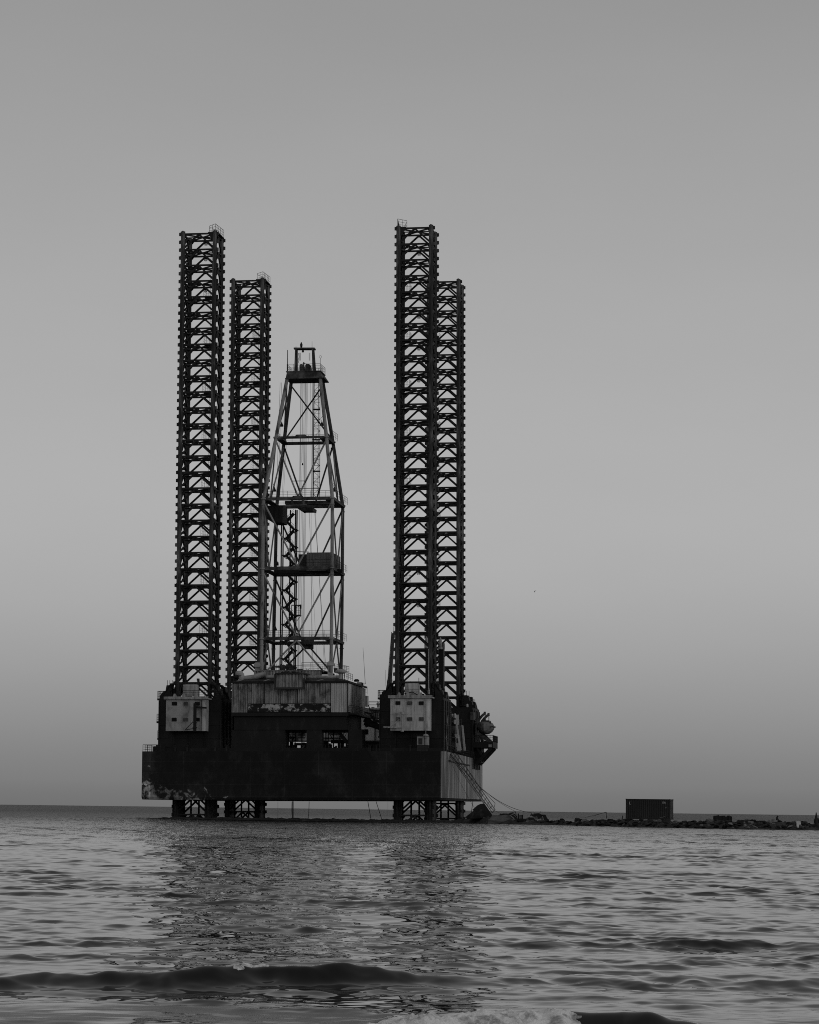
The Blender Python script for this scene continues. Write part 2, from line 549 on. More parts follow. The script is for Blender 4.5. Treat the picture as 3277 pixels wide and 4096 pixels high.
me_brace = bracing_mesh()
me_chord = {s: chord_mesh(s) for s in (-1, 1)}
me_plat = {s: platform_mesh(s) for s in (-1, 1)}
me_top = {s: top_platform_mesh(s) for s in (-1, 1)}
me_ladder = {s: ladder_mesh(s) for s in (-1, 1)}
me_plate = {}
plates = {'near_left': [(0, '91'), (1, '88'), (3, '83')],
          'near_right': [(1, '88'), (5, '78'), (7, '73'), (9, '68'), (21, '38'), (23, '33')]}
legs = {}
for nm, (x, y, z, side) in leg_sites.items():
    lg = link('leg', me_brace, rig, (x, y, z))
    legs[nm] = lg
    for sx in (-1, 1):
        for sy in (-1, 1):
            link('chord', me_chord[sx], lg, (sx * HW, sy * HW, 0))
    link('ladder', me_ladder[side], lg)
    link('top_platform', me_top[side], lg)
    for i in range(4, 28, 3):
        link('access_platform', me_plat[side], lg, (0, 0, -i * PITCHZ))
    for i, t in plates.get(nm, []):
        if t not in me_plate:
            me_plate[t] = plate_mesh(t)
        link('number_plate', me_plate[t], lg, (0, 0, -i * PITCHZ))

# ---- hull
YH = -8.0
HDEP = 62.0
q0, q1 = P(563, 3198.5, YH), P(1782, 3203, YH)
HX0, HX1, HZ0 = q0.x, q1.x, q0.z
HZ1 = P(1782, 3005, YH).z
rear = P(1937, 3044, YH + HDEP)
HXR = min(HX1 + 1.2, rear.x)
M['hull'] = make_hull_front()
def hull():
    b = MB()
    ch = 0.7
    x0, x1, y0, y1 = HX0, HX1, YH, YH + HDEP
    ring = [(x0 + 0.5, y0), (x1 - ch, y0), (x1, y0 + ch * 1.6), (HXR, y1 - 2.5), (HXR - 2.5, y1), (x0 + 2.5, y1), (x0, y1 - 2.5), (x0, y0 + 0.5)]
    def zt(y): return HZ1 + (rear.z - HZ1) * (y - y0) / (y1 - y0)
    # subdivide the long side edges so the plating can be a little uneven
    pts = []
    for i, a in enumerate(ring):
        c = ring[(i + 1) % len(ring)]
        n = max(1, int(math.hypot(c[0] - a[0], c[1] - a[1]) / 3.0))
        pts += [(a[0] + (c[0] - a[0]) * k / n, a[1] + (c[1] - a[1]) * k / n) for k in range(n)]
    k = len(pts)
    v = [(x, y, HZ0) for x, y in pts] + [(x, y, HZ0 + 0.35) for x, y in pts] + [(x, y, zt(y)) for x, y in pts]
    for i, (x, y) in enumerate(pts):           # slightly tucked-in bilge
        v[i] = (x + (0.12 if x < (x0 + x1) / 2 else -0.12), y + (0.12 if y < (y0 + y1) / 2 else -0.12), HZ0)
    b.v = v
    for r_ in range(2):
        for i in range(k):
            j = (i + 1) % k
            dx, dy = pts[j][0] - pts[i][0], pts[j][1] - pts[i][1]
            nx = dy / math.hypot(dx, dy)
            b.f.append((r_ * k + i, r_ * k + j, (r_ + 1) * k + j, (r_ + 1) * k + i))
            b.m.append(1 if nx > 0.5 and r_ == 1 else 0)
    b.f.append(tuple(reversed(range(k)))); b.m.append(0)
    b.f.append(tuple(range(2 * k, 3 * k))); b.m.append(0)
    return b.build('hull', [M['hull'], M['hull_side']], rig)
hull_o = hull()

b = MB()     # rubbing rail and bulwark along the right side, deck edge coaming
sp = [(HX1 + (HXR - HX1) * t + 0.06, YH + 3 + (HDEP - 8) * t, HZ1 - 1.35 + (rear.z - HZ1) * t) for t in (0.02, 0.35, 0.62)]
for a, c in zip(sp[:-1], sp[1:]):
    b.beam(a, c, 0.16, 0.22)
b.build('rubbing_strake', M['black'], hull_o)
b = MB()
for t0, t1 in ((0.0, 0.33), (0.33, 0.66), (0.66, 0.97)):
    a = Vector((HX1 + (HXR - HX1) * t0 - 0.1, YH + 1.5 + (HDEP - 5) * t0, HZ1 + (rear.z - HZ1) * t0))
    c = Vector((HX1 + (HXR - HX1) * t1 - 0.1, YH + 1.5 + (HDEP - 5) * t1, HZ1 + (rear.z - HZ1) * t1))
    b.rail([a, c], 1.05, 3, 1.8)
    b.cut()
xl = P(575, 3000, YH).x
b.rail([(xl - 0.2, YH + 0.3, HZ1), (P(640, 3000, YH).x, YH + 0.3, HZ1)], 1.0, 3, 0.75, 0.035)
b.rail([(xl - 0.2, YH + 0.3, HZ1), (xl - 0.2, YH + 14, HZ1)], 1.0, 3, 1.6, 0.03)
b.cut()
b.rail([(P(1085, 3000, YH).x, YH + 0.4, HZ1), (P(1560, 3000, YH).x, YH + 0.4, HZ1)], 0.95, 3, 1.7, 0.025)
b.build_each('deck_railing', M['wire'], hull_o)
b = MB()     # dark bulwark, winches and mooring fittings at the front edge of the deck
boxpx(b, 612, 2986, 660, 3010, YH + 0.6, YH + 3)
boxpx(b, 624, 2980.5, 637, 2990, YH + 1.1, YH + 2.2)
boxpx(b, 650, 2992, 1775, 3010, YH + 1.0, YH + 1.3)
b.build('bulwark', M['black'], hull_o)
b = MB()
for u in (700, 748, 860, 905, 1480, 1505, 1640):
    p = P(u, 2996, YH + 0.8)
    b.tube((p.x, YH + 0.8, HZ1), (p.x, YH + 0.8, HZ1 + 0.8), 0.2, 0.16, 8)
    b.tube((p.x, YH + 0.8, HZ1 + 0.8), (p.x, YH + 0.8, HZ1 + 0.9), 0.28, 0.28, 8)
    b.cut()
b.build_each('bollard', M['black'], hull_o)

# dark marine-growth plates on both sides of each leg under the hull
for nm, (x, y, z, side) in leg_sites.items():
    b = MB()
    for sx in (-1, 1):
        b.box((sx * HW - 0.2, -HW + 0.02, HZ0 + 0.4 - z), (sx * HW + 0.2, HW - 0.5, -1.5 - z))
        b.box((sx * HW - 0.46, -HW - 0.3, HZ0 + 0.4 - z), (sx * HW + 0.42, -HW + 0.3, -1.5 - z))
        b.cut()
    b.build_each('side_plate', M['brace'], legs[nm])

# ---- jack houses round each leg
def jackhouse(x, y, ztop, zmid, half, notch_side=0):
    b = MB()
    z0 = HZ1 - 0.05 if y < 5 else HZ1 - 2.0
    g = half
    hw = HW + 0.75
    # four walls round an open well for the leg
    b.box((x - g, y - g, z0), (x + g, y - hw, zmid))
    b.box((x - g, y + hw, z0), (x + g, y + g, zmid))
    b.box((x - g, y - hw, z0), (x - hw, y + hw, zmid - 0.003))
    b.box((x + hw, y - hw, z0), (x + g, y + hw, zmid - 0.003))
    # stepped jacking frames left and right of the leg
    for s in (-1, 1):
        zz = ztop - zmid
        prof = [(g * 0.99, 0), (g * 0.93, zz * 0.55), (g * 0.86, zz * 0.57), (g * 0.83, zz * 0.97), (g * 0.66, zz), (g * 0.62, zz * 1.12), (hw + 0.1, zz * 1.12), (hw + 0.1, 0)]
        b.prism([(x + s * px, zmid + pz) for px, pz in prof], y - hw - 0.3, y - hw + 1.4)
        b.prism([(x + s * px, zmid + pz) for px, pz in prof], y + hw - 1.4, y + hw + 0.3)
        b.box((x + s * (hw + 0.15), y - hw + 1.4, zmid), (x + s * g * 0.8, y + hw - 1.4, zmid + zz * 0.8))
        for dx in (0.68, 0.76, 0.84):
            b.tube((x + s * g * dx, y - hw + 0.5, ztop - 0.5), (x + s * g * dx, y - hw + 0.5, ztop + 0.75), 0.04, None, 5)
        # small machinery and floodlights on the step
        b.box((x + s * g * 0.9, y - hw - 0.2, zmid), (x + s * g * 1.05, y - hw + 1.0, zmid + 0.5))
    for i in range(3):                                     # wall stiffeners
        zr = z0 + (zmid - z0) * (i + 1) / 4
        b.box((x - g - 0.08, y - g - 0.08, zr), (x + g + 0.08, y - g + 0.1, zr + 0.12))
        b.box((x + g - 0.1, y - g + 0.1, zr), (x + g + 0.08, y + g, zr + 0.12))
    for i in range(5):
        xr = x - g + 2 * g * i / 4
        b.box((xr - 0.07, y - g - 0.12, z0), (xr + 0.07, y - g - 0.003, zmid - 0.4))
        b.box((x + g + 0.003, y - g + 2 * g * i / 4 - 0.07, z0), (x + g + 0.12, y - g + 2 * g * i / 4 + 0.07, zmid - 0.4))
    return b.build('jack_house', M['black'], rig)

JH = 4.85
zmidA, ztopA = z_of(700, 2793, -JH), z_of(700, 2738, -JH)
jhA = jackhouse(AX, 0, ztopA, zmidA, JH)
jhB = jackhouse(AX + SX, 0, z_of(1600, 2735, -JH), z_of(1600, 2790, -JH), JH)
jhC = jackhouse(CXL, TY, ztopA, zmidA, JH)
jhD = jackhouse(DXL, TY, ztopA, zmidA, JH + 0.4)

# ---- white deckhouses
def deckhouse(u0, u1, v0, v1, wins, y0, y1, jh, wall):
    b = MB()
    a, c = P(u0, v0, y0), P(u1, v1, y0)
    x0, x1, z1, z0 = a.x, c.x, a.z, c.z
    rr = 0.55                                               # rounded right corner
    arc = [(x1 - rr + rr * math.sin(t), y0 + rr - rr * math.cos(t)) for t in [math.pi / 2 * i / 6 for i in range(7)]]
    ring = [(x0, y0)] + arc + [(x1, y1), (x0, y1)]
    k = len(ring)
    b.add([(x, y, z0) for x, y in ring] + [(x, y, z1) for x, y in ring],
          [(i, (i + 1) % k, (i + 1) % k + k, i + k) for i in range(k)] + [tuple(range(k, 2 * k)), tuple(reversed(range(k)))])
    zs = z0 + (z1 - z0) * 0.5
    for zz in (z0 + (z1 - z0) * 0.28, zs, z0 + (z1 - z0) * 0.74):            # plate seams
        b.box((x0 + 0.02, y0 - 0.012, zz), (x1 - rr, y0 + 0.1, zz + 0.03))
    house = b.build('deckhouse', wall, rig)
    b = MB()
    b.box((x0 - 0.3, y0 - 0.35, z1 + 0.003), (x1 + 0.45, y1, z1 + 0.2))
    b.box((x0 - 0.3, y0 - 0.38, z1 + 0.2), (x1 + 0.45, y0 - 0.28, z1 + 0.42))
    for t in (0.18, 0.4, 0.72):
        b.prism([(x0 + (x1 - x0) * t, z1 + 0.42), (x0 + (x1 - x0) * t + 0.6, z1 + 0.42), (x0 + (x1 - x0) * t + 0.45, z1 + 0.85), (x0 + (x1 - x0) * t + 0.15, z1 + 0.85)], y0 - 0.36, y0 - 0.28)
    b.build('roof', M['white_dim'], house)
    for (wu0, wv0, wu1, wv1, dusty) in wins:
        p, q = P(wu0, wv0, y0 - 0.05), P(wu1, wv1, y0 - 0.05)
        cx, cz, w, h = (p.x + q.x) / 2, (p.z + q.z) / 2, abs(q.x - p.x), abs(p.z - q.z)
        b = MB()
        pts = []
        r_ = 0.12
        for sx, sz, t0 in ((1, 1, 0), (-1, 1, 90), (-1, -1, 180), (1, -1, 270)):
            for t in (0, 30, 60, 90):
                pts.append((cx + sx * (w / 2 - r_) + r_ * math.cos(R(t0 + t)), cz + sz * (h / 2 - r_) + r_ * math.sin(R(t0 + t))))
        b.prism(pts, y0 - 0.02, y0 + 0.3)
        wn = b.build('window', M['glass_dusty'] if dusty else M['glass'], house)
        b = MB()
        k = len(pts)
        o = [(cx + (x - cx) * 1.08, cz + (z - cz) * 1.1) for x, z in pts]
        v = [(x, y0 - 0.05, z) for x, z in pts] + [(x, y0 - 0.05, z) for x, z in o] + [(x, y0 + 0.1, z) for x, z in pts] + [(x, y0 + 0.1, z) for x, z in o]
        b.add(v, [(i, (i + 1) % k, (i + 1) % k + k, i + k) for i in range(k)] + [(2 * k + i, 2 * k + (i + 1) % k, (i + 1) % k, i) for i in range(k)]
              + [(k + i, k + (i + 1) % k, 3 * k + (i + 1) % k, 3 * k + i) for i in range(k)])
        b.build('window_frame', M['white_dim'], house)
    return house, (x0, x1, z0, z1)

YD = -JH - 2.3
winA = [(688, 2807, 709, 2822.5, 0), (733.5, 2808, 753.5, 2823, 1), (779, 2808, 800, 2823, 0),
        (686.5, 2871, 707, 2886, 0), (732, 2871.5, 752, 2886.5, 1), (778, 2871, 799, 2886, 0)]
winB = [(1582, 2805, 1602, 2820, 0), (1628.5, 2805.5, 1649, 2820.5, 1), (1675, 2805.5, 1695, 2820.5, 0),
        (1583, 2869, 1602, 2884, 1), (1628.5, 2869, 1649, 2884, 1), (1676, 2869, 1695, 2884, 1)]
dhA, exA = deckhouse(665, 822, 2798, 2924, winA, YD, -JH - 0.15, jhA, M['white_left'])
dhB, exB = deckhouse(1562, 1719, 2793, 2922.5, winB, YD, -JH - 0.15, jhB, M['white'])
b = MB()                                                    # drain pipe, davit post and boom, brace of the right deckhouse
p = P(1704, 2797, YD - 0.12); q = P(1704, 2945, YD - 0.12)
b.tube((p.x, YD - 0.12, p.z), (p.x, YD - 0.12, q.z), 0.05, None, 6)
b.lathe((p.x, YD - 0.2, q.z), [(0.1, -0.3), (0.1, 0), (0.42, 0.05), (0.42, 0.2), (0.1, 0.35)])
b.build('drain_pipe', M['white_dim'], dhB)
b = MB()
p, q = P(1610, 2855, YD - 0.5), P(1610, 2924, YD - 0.5)
b.tube((p.x, YD - 0.5, q.z), (p.x, YD - 0.5, p.z), 0.13, None, 8)
b.tube((p.x, YD - 0.5, p.z - 0.1), (p.x, YD - 0.5, p.z + 0.25), 0.3, None, 8)
b.tube((p.x, YD - 0.5, q.z - 0.1), (p.x, YD - 0.5, q.z + 0.2), 0.24, None, 8)
p, q = P(1534, 2909, YD - 0.5), P(1607, 2911, YD - 0.5)
b.tube((p.x, YD - 0.5, p.z), (q.x, YD - 0.5, q.z), 0.12, None, 8)
p, q = P(1563, 2908, YD - 0.3), P(1598, 2878, YD - 0.3)
b.tube(p, q, 0.05, None, 5)
b.build('boom', M['white_dim'], dhB)
b = MB()
p, q = P(774, 2814, YD - 0.6), P(783, 2925, YD - 0.6)
boxpx(b, 774, 2813, 783.5, 2926, YD - 0.75, YD - 0.4)
p, q = P(784, 2828, YD - 0.5), P(826, 2832, YD - 0.5)
b.beam(p, q, 0.2, 0.28)
p, q = P(741, 2920, YD - 0.4), P(772, 2887, YD - 0.4)
b.tube(p, q, 0.05, None, 5)
p, q = P(741, 2920, YD - 0.4), P(775, 2914, YD - 0.4)
b.tube(p, q, 0.05, None, 5)
boxpx(b, 771, 2890, 787, 2893, YD - 0.8, YD - 0.35)
boxpx(b, 771, 2909, 787, 2913, YD - 0.8, YD - 0.35)
p = P(806.5, 2800, YD - 0.1); q = P(806.5, 2926, YD - 0.1)
b.tube((p.x, YD - 0.1, p.z), (p.x, YD - 0.1, q.z), 0.045, None, 6)
b.build('post', M['black'], dhA)

# balconies hanging off the left sides of the two front jack houses
def balcony(u0, u1, vfloor, h, y0, parent, lamp=False):
    b = MB()
    a, c = P(u0, vfloor, y0), P(u1, vfloor, y0)
    b.prism([(a.x, a.z), (c.x, a.z), (c.x, a.z - 0.5), (a.x, a.z - 0.28)], y0, y0 + 2.2)
    b.rail([(c.x, y0 + 0.05, a.z), (a.x + 0.05, y0 + 0.05, a.z), (a.x + 0.05, y0 + 2.1, a.z), (c.x, y0 + 2.1, a.z)], h, 4, 0.65, 0.032)
    if lamp:
        mx = a.x + (c.x - a.x) * 0.55
        b.lathe((mx, y0 + 0.9, a.z + 0.28), [(0.03, 0), (0.3, 0.05), (0.3, 0.2), (0.1, 0.62), (0.06, 0.7)], 8)
        b.tube((mx, y0 + 0.9, a.z), (mx + 0.6, y0 + 0.9, a.z + 0.3), 0.05, None, 5)
    return b.build('balcony', M['wire'], parent)
balcony(629, 657, 2794, 1.12, -3.0, jhA, True)
balcony(626, 652, 2885, 1.1, -2.0, jhA)
balcony(629, 651, 2952, 1.12, -2.0, jhA)
balcony(1511, 1545, 2790, 1.1, -3.0, jhB, True)
b = MB()                                                    # roof rails, davits and ladders of the front jack houses
b.rail([(exA[0] + 2.6, YD, exA[3] + 0.2), (exA[1] + 1.5, YD, exA[3] + 0.2), (exA[1] + 1.5, -JH, exA[3] + 0.2)], 1.15, 4, 1.5, 0.03)
b.build('roof_railing', M['wire'], dhA)
b = MB()
b.path([P(722, 2790, YD + 0.5), P(722.5, 2752, YD + 0.5), P(726, 2746, YD + 0.5), P(733, 2746, YD + 0.5)], 0.05)
b.cut()
boxpx(b, 787, 2714, 796, 2722, -HW, -HW + 0.5)
b.cut()
boxpx(b, 789, 2722, 796, 2800, -HW - 0.4, -HW)
b.build_each('pipe', M['wire'], dhA)
b = MB()
b.rail([(exB[0] + 1.8, YD, exB[3] + 0.2), (exB[1] + 0.3, YD, exB[3] + 0.2), (exB[1] + 0.3, -JH, exB[3] + 0.2)], 1.15, 4, 1.6, 0.03)
b.build('roof_railing', M['wire'], dhB)
b = MB()
p, q = P(1676, 2711, YD + 0.4), P(1676, 2785, YD + 0.4)
b.tube((p.x, YD + 0.4, p.z), (p.x, YD + 0.4, q.z), 0.05, None, 6)
b.cut()
b.tube(P(1609, 2786, YD + 0.3), P(1609, 2744, YD + 0.3), 0.05, None, 6)
b.cut()
b.path([P(1613, 2777, YD + 0.2), P(1650, 2768, YD + 0.2), P(1672, 2781, YD + 0.2)], 0.08)
b.build_each('pipe', M['wire'], dhB)
b = MB()                                                    # pale whip aerial on the right deckhouse
b.tube(P(1715.5, 2762, YD + 1.0), P(1715, 2596, YD + 1.0), 0.06, 0.025, 6)
b.lathe(P(1715.5, 2766, YD + 1.0), [(0.16, -0.4), (0.16, 0.1), (0.07, 0.5)], 8)
b.build('aerial', M['white'], dhB)

# ---- corrugated water tanks resting on the deckhouse roofs (things of their own)
def tank(u0, u1, v0, v1, y0, label, mat):
    t = rig_thing('water_tank', label, 'tank', 'tanks on the deckhouse roofs')
    a, c = P(u0, v0, y0), P(u1, v1, y0)
    b = MB()
    cx, r_ = (a.x + c.x) / 2, abs(c.x - a.x) / 2
    n = 40
    ring = [(cx + r_ * math.copysign(abs(math.cos(2 * math.pi * i / n)) ** 0.55, math.cos(2 * math.pi * i / n)) ,
             y0 + 1.0 + 1.0 * math.copysign(abs(math.sin(2 * math.pi * i / n)) ** 0.55, math.sin(2 * math.pi * i / n))) for i in range(n)]
    for i, (x, y) in enumerate(ring):
        if i % 5 == 0:
            ring[i] = (cx + (x - cx) * 0.97, y0 + 1.0 + (y - y0 - 1.0) * 0.93)
    lv = [c.z, c.z + 0.1, a.z - 0.18, a.z]
    sc = [1, 1, 1, 0.93]
    v = [(cx + (x - cx) * s, y0 + 1 + (y - y0 - 1) * s, z) for z, s in zip(lv, sc) for x, y in ring]
    f = [(k * n + i, k * n + (i + 1) % n, (k + 1) * n + (i + 1) % n, (k + 1) * n + i) for k in range(3) for i in range(n)]
    b.add(v, f + [tuple(range(3 * n, 4 * n)), tuple(reversed(range(n)))])
    b.build('tank_body', mat, t)
    b = MB()
    for t_ in (-0.7, 0.1, 0.35, 0.75):
        b.tube((cx + r_ * t_, y0 + 1, a.z), (cx + r_ * t_, y0 + 1, a.z + 0.22), 0.09, 0.06, 6)
    b.path([(cx - 0.4, y0 + 0.8, a.z), (cx - 0.2, y0 + 0.8, a.z + 0.35), (cx + 0.1, y0 + 0.8, a.z)], 0.04)
    b.build('lid_fittings', M['wire'], t)
    b = MB()
    for sx in (-0.8, 0, 0.8):
        b.box((cx + r_ * sx - 0.08, y0 + 0.3, c.z - 0.4), (cx + r_ * sx + 0.08, y0 + 1.7, c.z))
    b.build('cradle', M['wire'], t)
    return t
tank(728.5, 787, 2738, 2783, YD + 0.5, 'stained white ribbed tank on the roof of the left deckhouse', M['white_dim'])
tank(1617, 1675, 2733.5, 2784, YD + 0.5, 'pale white ribbed tank on the roof of the right deckhouse', M['white'])

# ---- drill floor substructure with corrugated cladding
YS = -6.0
SD = 18.5
s00, s01 = P(926, 2733, YS), P(1390.5, 2849, YS)
SX0, SX1, SZ1, SZ0 = s00.x, s01.x, s00.z, s01.z
ZFL = z_of(1180, 2683, YS + 4.3)                            # rig floor
b = MB()
b.box((SX0 + 0.15, YS + 0.15, SZ0 + 0.05), (SX1 - 0.15, YS + SD - 0.15, SZ1 - 0.02))
zlo = P(1200, 2919, YS).z
b.box((SX0 + 0.4, YS + 0.5, zlo), (SX1 - 0.3, YS + SD - 2.5, SZ0 + 0.053))
b.box((SX0 + 0.05, YS + 0.02, SZ0 - 0.55), (SX1 + 0.1, YS + 0.5, SZ0 - 0.003))
for u0, u1, y0, y1 in ((926, 1136, YS + 0.6, YS + 3.5), (1224, 1284, YS + 0.6, YS + 2.5), (1392, 1446, YS + 0.6, YS + 4)):
    a, c = P(u0, 2910, YS), P(u1, 3006, YS)
    b.box((a.x, y0, HZ1 - 0.3), (c.x, y1, zlo - 0.003))
a, c = P(1139, 2966, YS), P(1224, 2976, YS)
b.box((a.x, YS + 9, a.z), (c.x, YS + 9.5, c.z))
a, c = P(1285, 2953, YS), P(1392, 2968, YS)
b.box((a.x, YS + 9, a.z), (c.x, YS + 9.5, c.z))
p, q = P(1420, 2920, YS + 3), P(1384, 2952, YS + 3)
b.beam(P(1350, 2921, YS + 3), P(1392, 2975, YS + 3), 0.4, 0.5)
for u in (1150, 1163, 1172, 1204, 1300, 1309, 1335, 1352):
    p = P(u, 2919, YS + 5)
    b.tube((p.x, YS + 5 + (u % 3), HZ1), (p.x, YS + 5 + (u % 3), zlo), 0.09, None, 6)
rq = random.Random(21)
for i in range(26):
    u = rq.uniform(1140, 1222) if i < 12 else rq.uniform(1286, 1390)
    v_ = rq.uniform(2960, 2992)
    yy = rq.uniform(YS + 8, YS + 16)
    boxpx(b, u, v_, u + rq.uniform(3, 9), 3008, yy, yy + 1)
    if i % 3 == 0:
        b.tube(P(u, rq.uniform(2922, 2955), yy), P(u + rq.uniform(-30, 30), rq.uniform(2922, 2970), yy), 0.05, None, 5)
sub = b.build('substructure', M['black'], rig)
b = MB()
seams = [926, 992, 1058, 1124, 1190.6, 1257, 1324, 1390.5]
zband = P(1100, 2814, YS).z
bays = [(P(a_, 2800, YS).x, P(c_, 2800, YS).x) for a_, c_ in zip(seams[:-1], seams[1:])]
for i, (x0, x1) in enumerate(bays):
    z0 = SZ0 if i in (0, 6) else zband
    b.corrugated((x0 + 0.05, YS), (x1 - 0.05, YS), z0, SZ1 - 0.05, 0.26, 0.05, 0.05, (0, -1, 0), 1 if i == 6 else 0)
ny = 5
for i in range(ny):
    y0, y1 = YS + 0.3 + (SD - 0.5) * i / ny, YS + 0.3 + (SD - 0.5) * (i + 1) / ny
    b.corrugated((SX1, y0), (SX1, y1 - 0.08), SZ0 + 0.1, SZ1 - 0.05, 0.26, 0.05, 0.05, (1, 0, 0), 1 if i == 0 else 0)
    b.corrugated((SX0, y1 - 0.08), (SX0, y0), SZ0 + 0.1, SZ1 - 0.05, 0.26, 0.05, 0.05, (-1, 0, 0), 0)
b.build('cladding', [M['cladding'], M['cladding_clean']], sub)
b = MB()
b.box((bays[1][0] + 0.03, YS + 0.02, SZ0 + 0.1), (bays[5][1] - 0.03, YS + 0.1, zband - 0.08))
b.build('lower_panel', M['peeling'], sub)
b = MB()
for i, (x0, x1) in enumerate(bays[1:]):
    b.box((x0 - 0.05, YS - 0.05, SZ0 if i not in (1, 3) else zband), (x0 + 0.05, YS + 0.05, SZ1))
b.box((bays[1][0], YS - 0.04, zband - 0.07), (bays[5][1], YS + 0.06, zband - 0.005))
b.box((SX0 - 0.2, YS - 0.25, SZ1 + 0.003), (SX1 + 0.2, YS + 0.1, SZ1 + 0.28))
b.box((SX1 + 0.02, YS + 0.1, SZ1 + 0.003), (SX1 + 0.25, YS + SD, SZ1 + 0.28))
for u in (1390.5,):
    b.box((SX1 - 0.06, YS - 0.06, SZ0), (SX1 + 0.06, YS + 0.3, SZ1))
b.build('trim', M['black'], sub)
b = MB()                                                    # sloped roof skirt up to the rig floor
i0 = 4.3
xa, xb = P(1016, 2682, YS + i0).x, P(1333, 2682, YS + i0).x
lo = [(SX0, YS), (SX1, YS), (SX1, YS + SD), (SX0, YS + SD)]
hi = [(xa, YS + i0), (xb, YS + i0), (xb, YS + SD - 2.5), (xa, YS + SD - 2.5)]
zc = ZFL - 0.75
v = [(x, y, SZ1 + 0.2) for x, y in lo] + [(x, y, zc) for x, y in hi]
b.add(v, [(0, 1, 5, 4), (1, 2, 6, 5), (2, 3, 7, 6), (3, 0, 4, 7), (4, 5, 6, 7), (3, 2, 1, 0)])
for t in (0.04, 0.27, 0.55, 0.73):                          # pale patches of walkway plate on the slope
    x = SX0 + (SX1 - SX0) * t
    b.beam((x, YS + 0.4, SZ1 + 0.3), (x + 0.7, YS + 1.5, SZ1 + 0.62), 0.5, 0.05, 1)
b.build('roof', [M['roof'], M['duct']], sub)
b = MB()                                                    # low corrugated parapet round the rig floor
b.corrugated((xa, YS + i0 - 0.02), (xb - 1.8, YS + i0 - 0.02), zc, ZFL, 0.5, 0.08, 0.1, (0, -1, 0))
b.box((xa - 0.2, YS + i0 - 0.15, ZFL), (xb - 1.6, YS + SD - 2.6, ZFL + 0.1))
b.build('drill_floor', M['cladding'], sub)
b = MB()                                                    # projecting corrugated box in the middle of the roof
a, c = P(1106, 2697, YS - 0.9), P(1211, 2749, YS - 0.9)
b.box((a.x + 0.15, YS - 0.75, c.z + 0.1), (c.x - 0.15, YS + 4.2, a.z))
b.corrugated((a.x, YS - 0.9), (c.x, YS - 0.9), c.z, a.z, 0.52, 0.09, 0.05, (0, -1, 0))
b.corrugated((c.x, YS - 0.9), (c.x, YS + 3), c.z + 0.8, a.z, 0.52, 0.09, 0.05, (1, 0, 0))
b.build('doghouse', M['cladding'], sub)
b = MB()
b.box((a.x - 0.2, YS - 1.1, a.z + 0.003), (c.x + 0.3, YS + 4, a.z + 0.22))
b.box((a.x - 0.25, YS - 1.0, c.z - 0.32), (c.x + 0.25, YS - 0.5, c.z - 0.003))
b.box((a.x - 0.35, YS - 0.95, c.z - 0.003), (a.x - 0.1, YS - 0.5, a.z))
b.box((c.x + 0.1, YS - 0.95, c.z - 0.003), (c.x + 0.3, YS - 0.5, a.z - 0.6))
for i in range(14):
    xx = a.x + (c.x - a.x) * (0.1 + 0.8 * random.random())
    b.box((xx, YS - 0.2, a.z + 0.22), (xx + 0.2 + random.random() * 0.5, YS + 0.4, a.z + 0.3 + random.random() * 0.15))
b.build('doghouse_frame', M['roof'], sub)
b = MB()                                                    # fat ventilation ducts lying on the sloped roof
yd = YS + 2.2
def duct(u0, v0, u1, v1, r_, y=None):
    y = yd if y is None else y
    b.tube(P(u0, v0, y), P(u1, v1, y), r_, r_, 14)
duct(975, 2714, 1020, 2708, 0.40)
duct(1019, 2708, 1063, 2697, 0.44)
b.cut()
duct(1065, 2708, 1104, 2708, 0.26)
b.cut()
duct(1219, 2708.5, 1358, 2708.5, 0.27)
b.cut()
b.lathe(P(968, 2713, yd), [(0.36, -0.55), (0.5, -0.3), (0.5, 0.1), (0.36, 0.5), (0.34, 0.75)], 14)
b.lathe(P(957, 2694, yd), [(0.25, -0.3), (0.62, -0.28), (0.68, 0.0), (0.5, 0.32), (0.15, 0.42)], 14)
b.tube(P(967, 2705, yd), P(957, 2695, yd), 0.36, 0.34, 14)
b.cut()
b.lathe(P(1364, 2722, yd), [(0.56, -0.6), (0.55, 0), (0.36, 0.3), (0.36, 1.0), (0.7, 1.15), (0.85, 1.3), (0.85, 1.5), (0.3, 1.75)], 16)
b.build_each('ventilation_duct', M['duct'], sub)
b = MB()                                                    # two hooded vents at the front corners of the rig floor
for u0, u1, vt, vb, hood in ((1020, 1038, 2667, 2684, 0), (1311, 1328, 2661, 2700, 1)):
    p0, p1 = P(u0, vt, YS + 4.4), P(u1, vb, YS + 4.4)
    b.box((p0.x, YS + 4.4, p1.z), (p1.x, YS + 5.4, p0.z))
    p2, p3 = P(u0 - 4.5, vt - 17, YS + 4.2), P(u1 + 5, vt + 1, YS + 4.2)
    if hood:
        b.prism([(p2.x, p3.z), (p3.x, p3.z), (p3.x, p2.z - 0.3), (p3.x - 0.45, p2.z), (p2.x + 0.45, p2.z), (p2.x, p2.z - 0.3)], YS + 4.1, YS + 5.6)
    else:
        b.prism([(p2.x, p3.z), (p3.x, p3.z), (p3.x, p2.z - 0.15), (p3.x - 0.2, p2.z), (p2.x + 0.3, p2.z), (p2.x, p2.z - 0.25)], YS + 4.1, YS + 5.6)
    b.cut()
b.build_each('vent_hood', M['duct'], sub)
b = MB()                                                    # rails on the rig floor, right balcony, stairs down
zf = ZFL + 0.1
b.rail([P(1062, 2682, YS + i0), P(1106, 2682, YS + i0)], 1.0, 3, 1.2, 0.022)
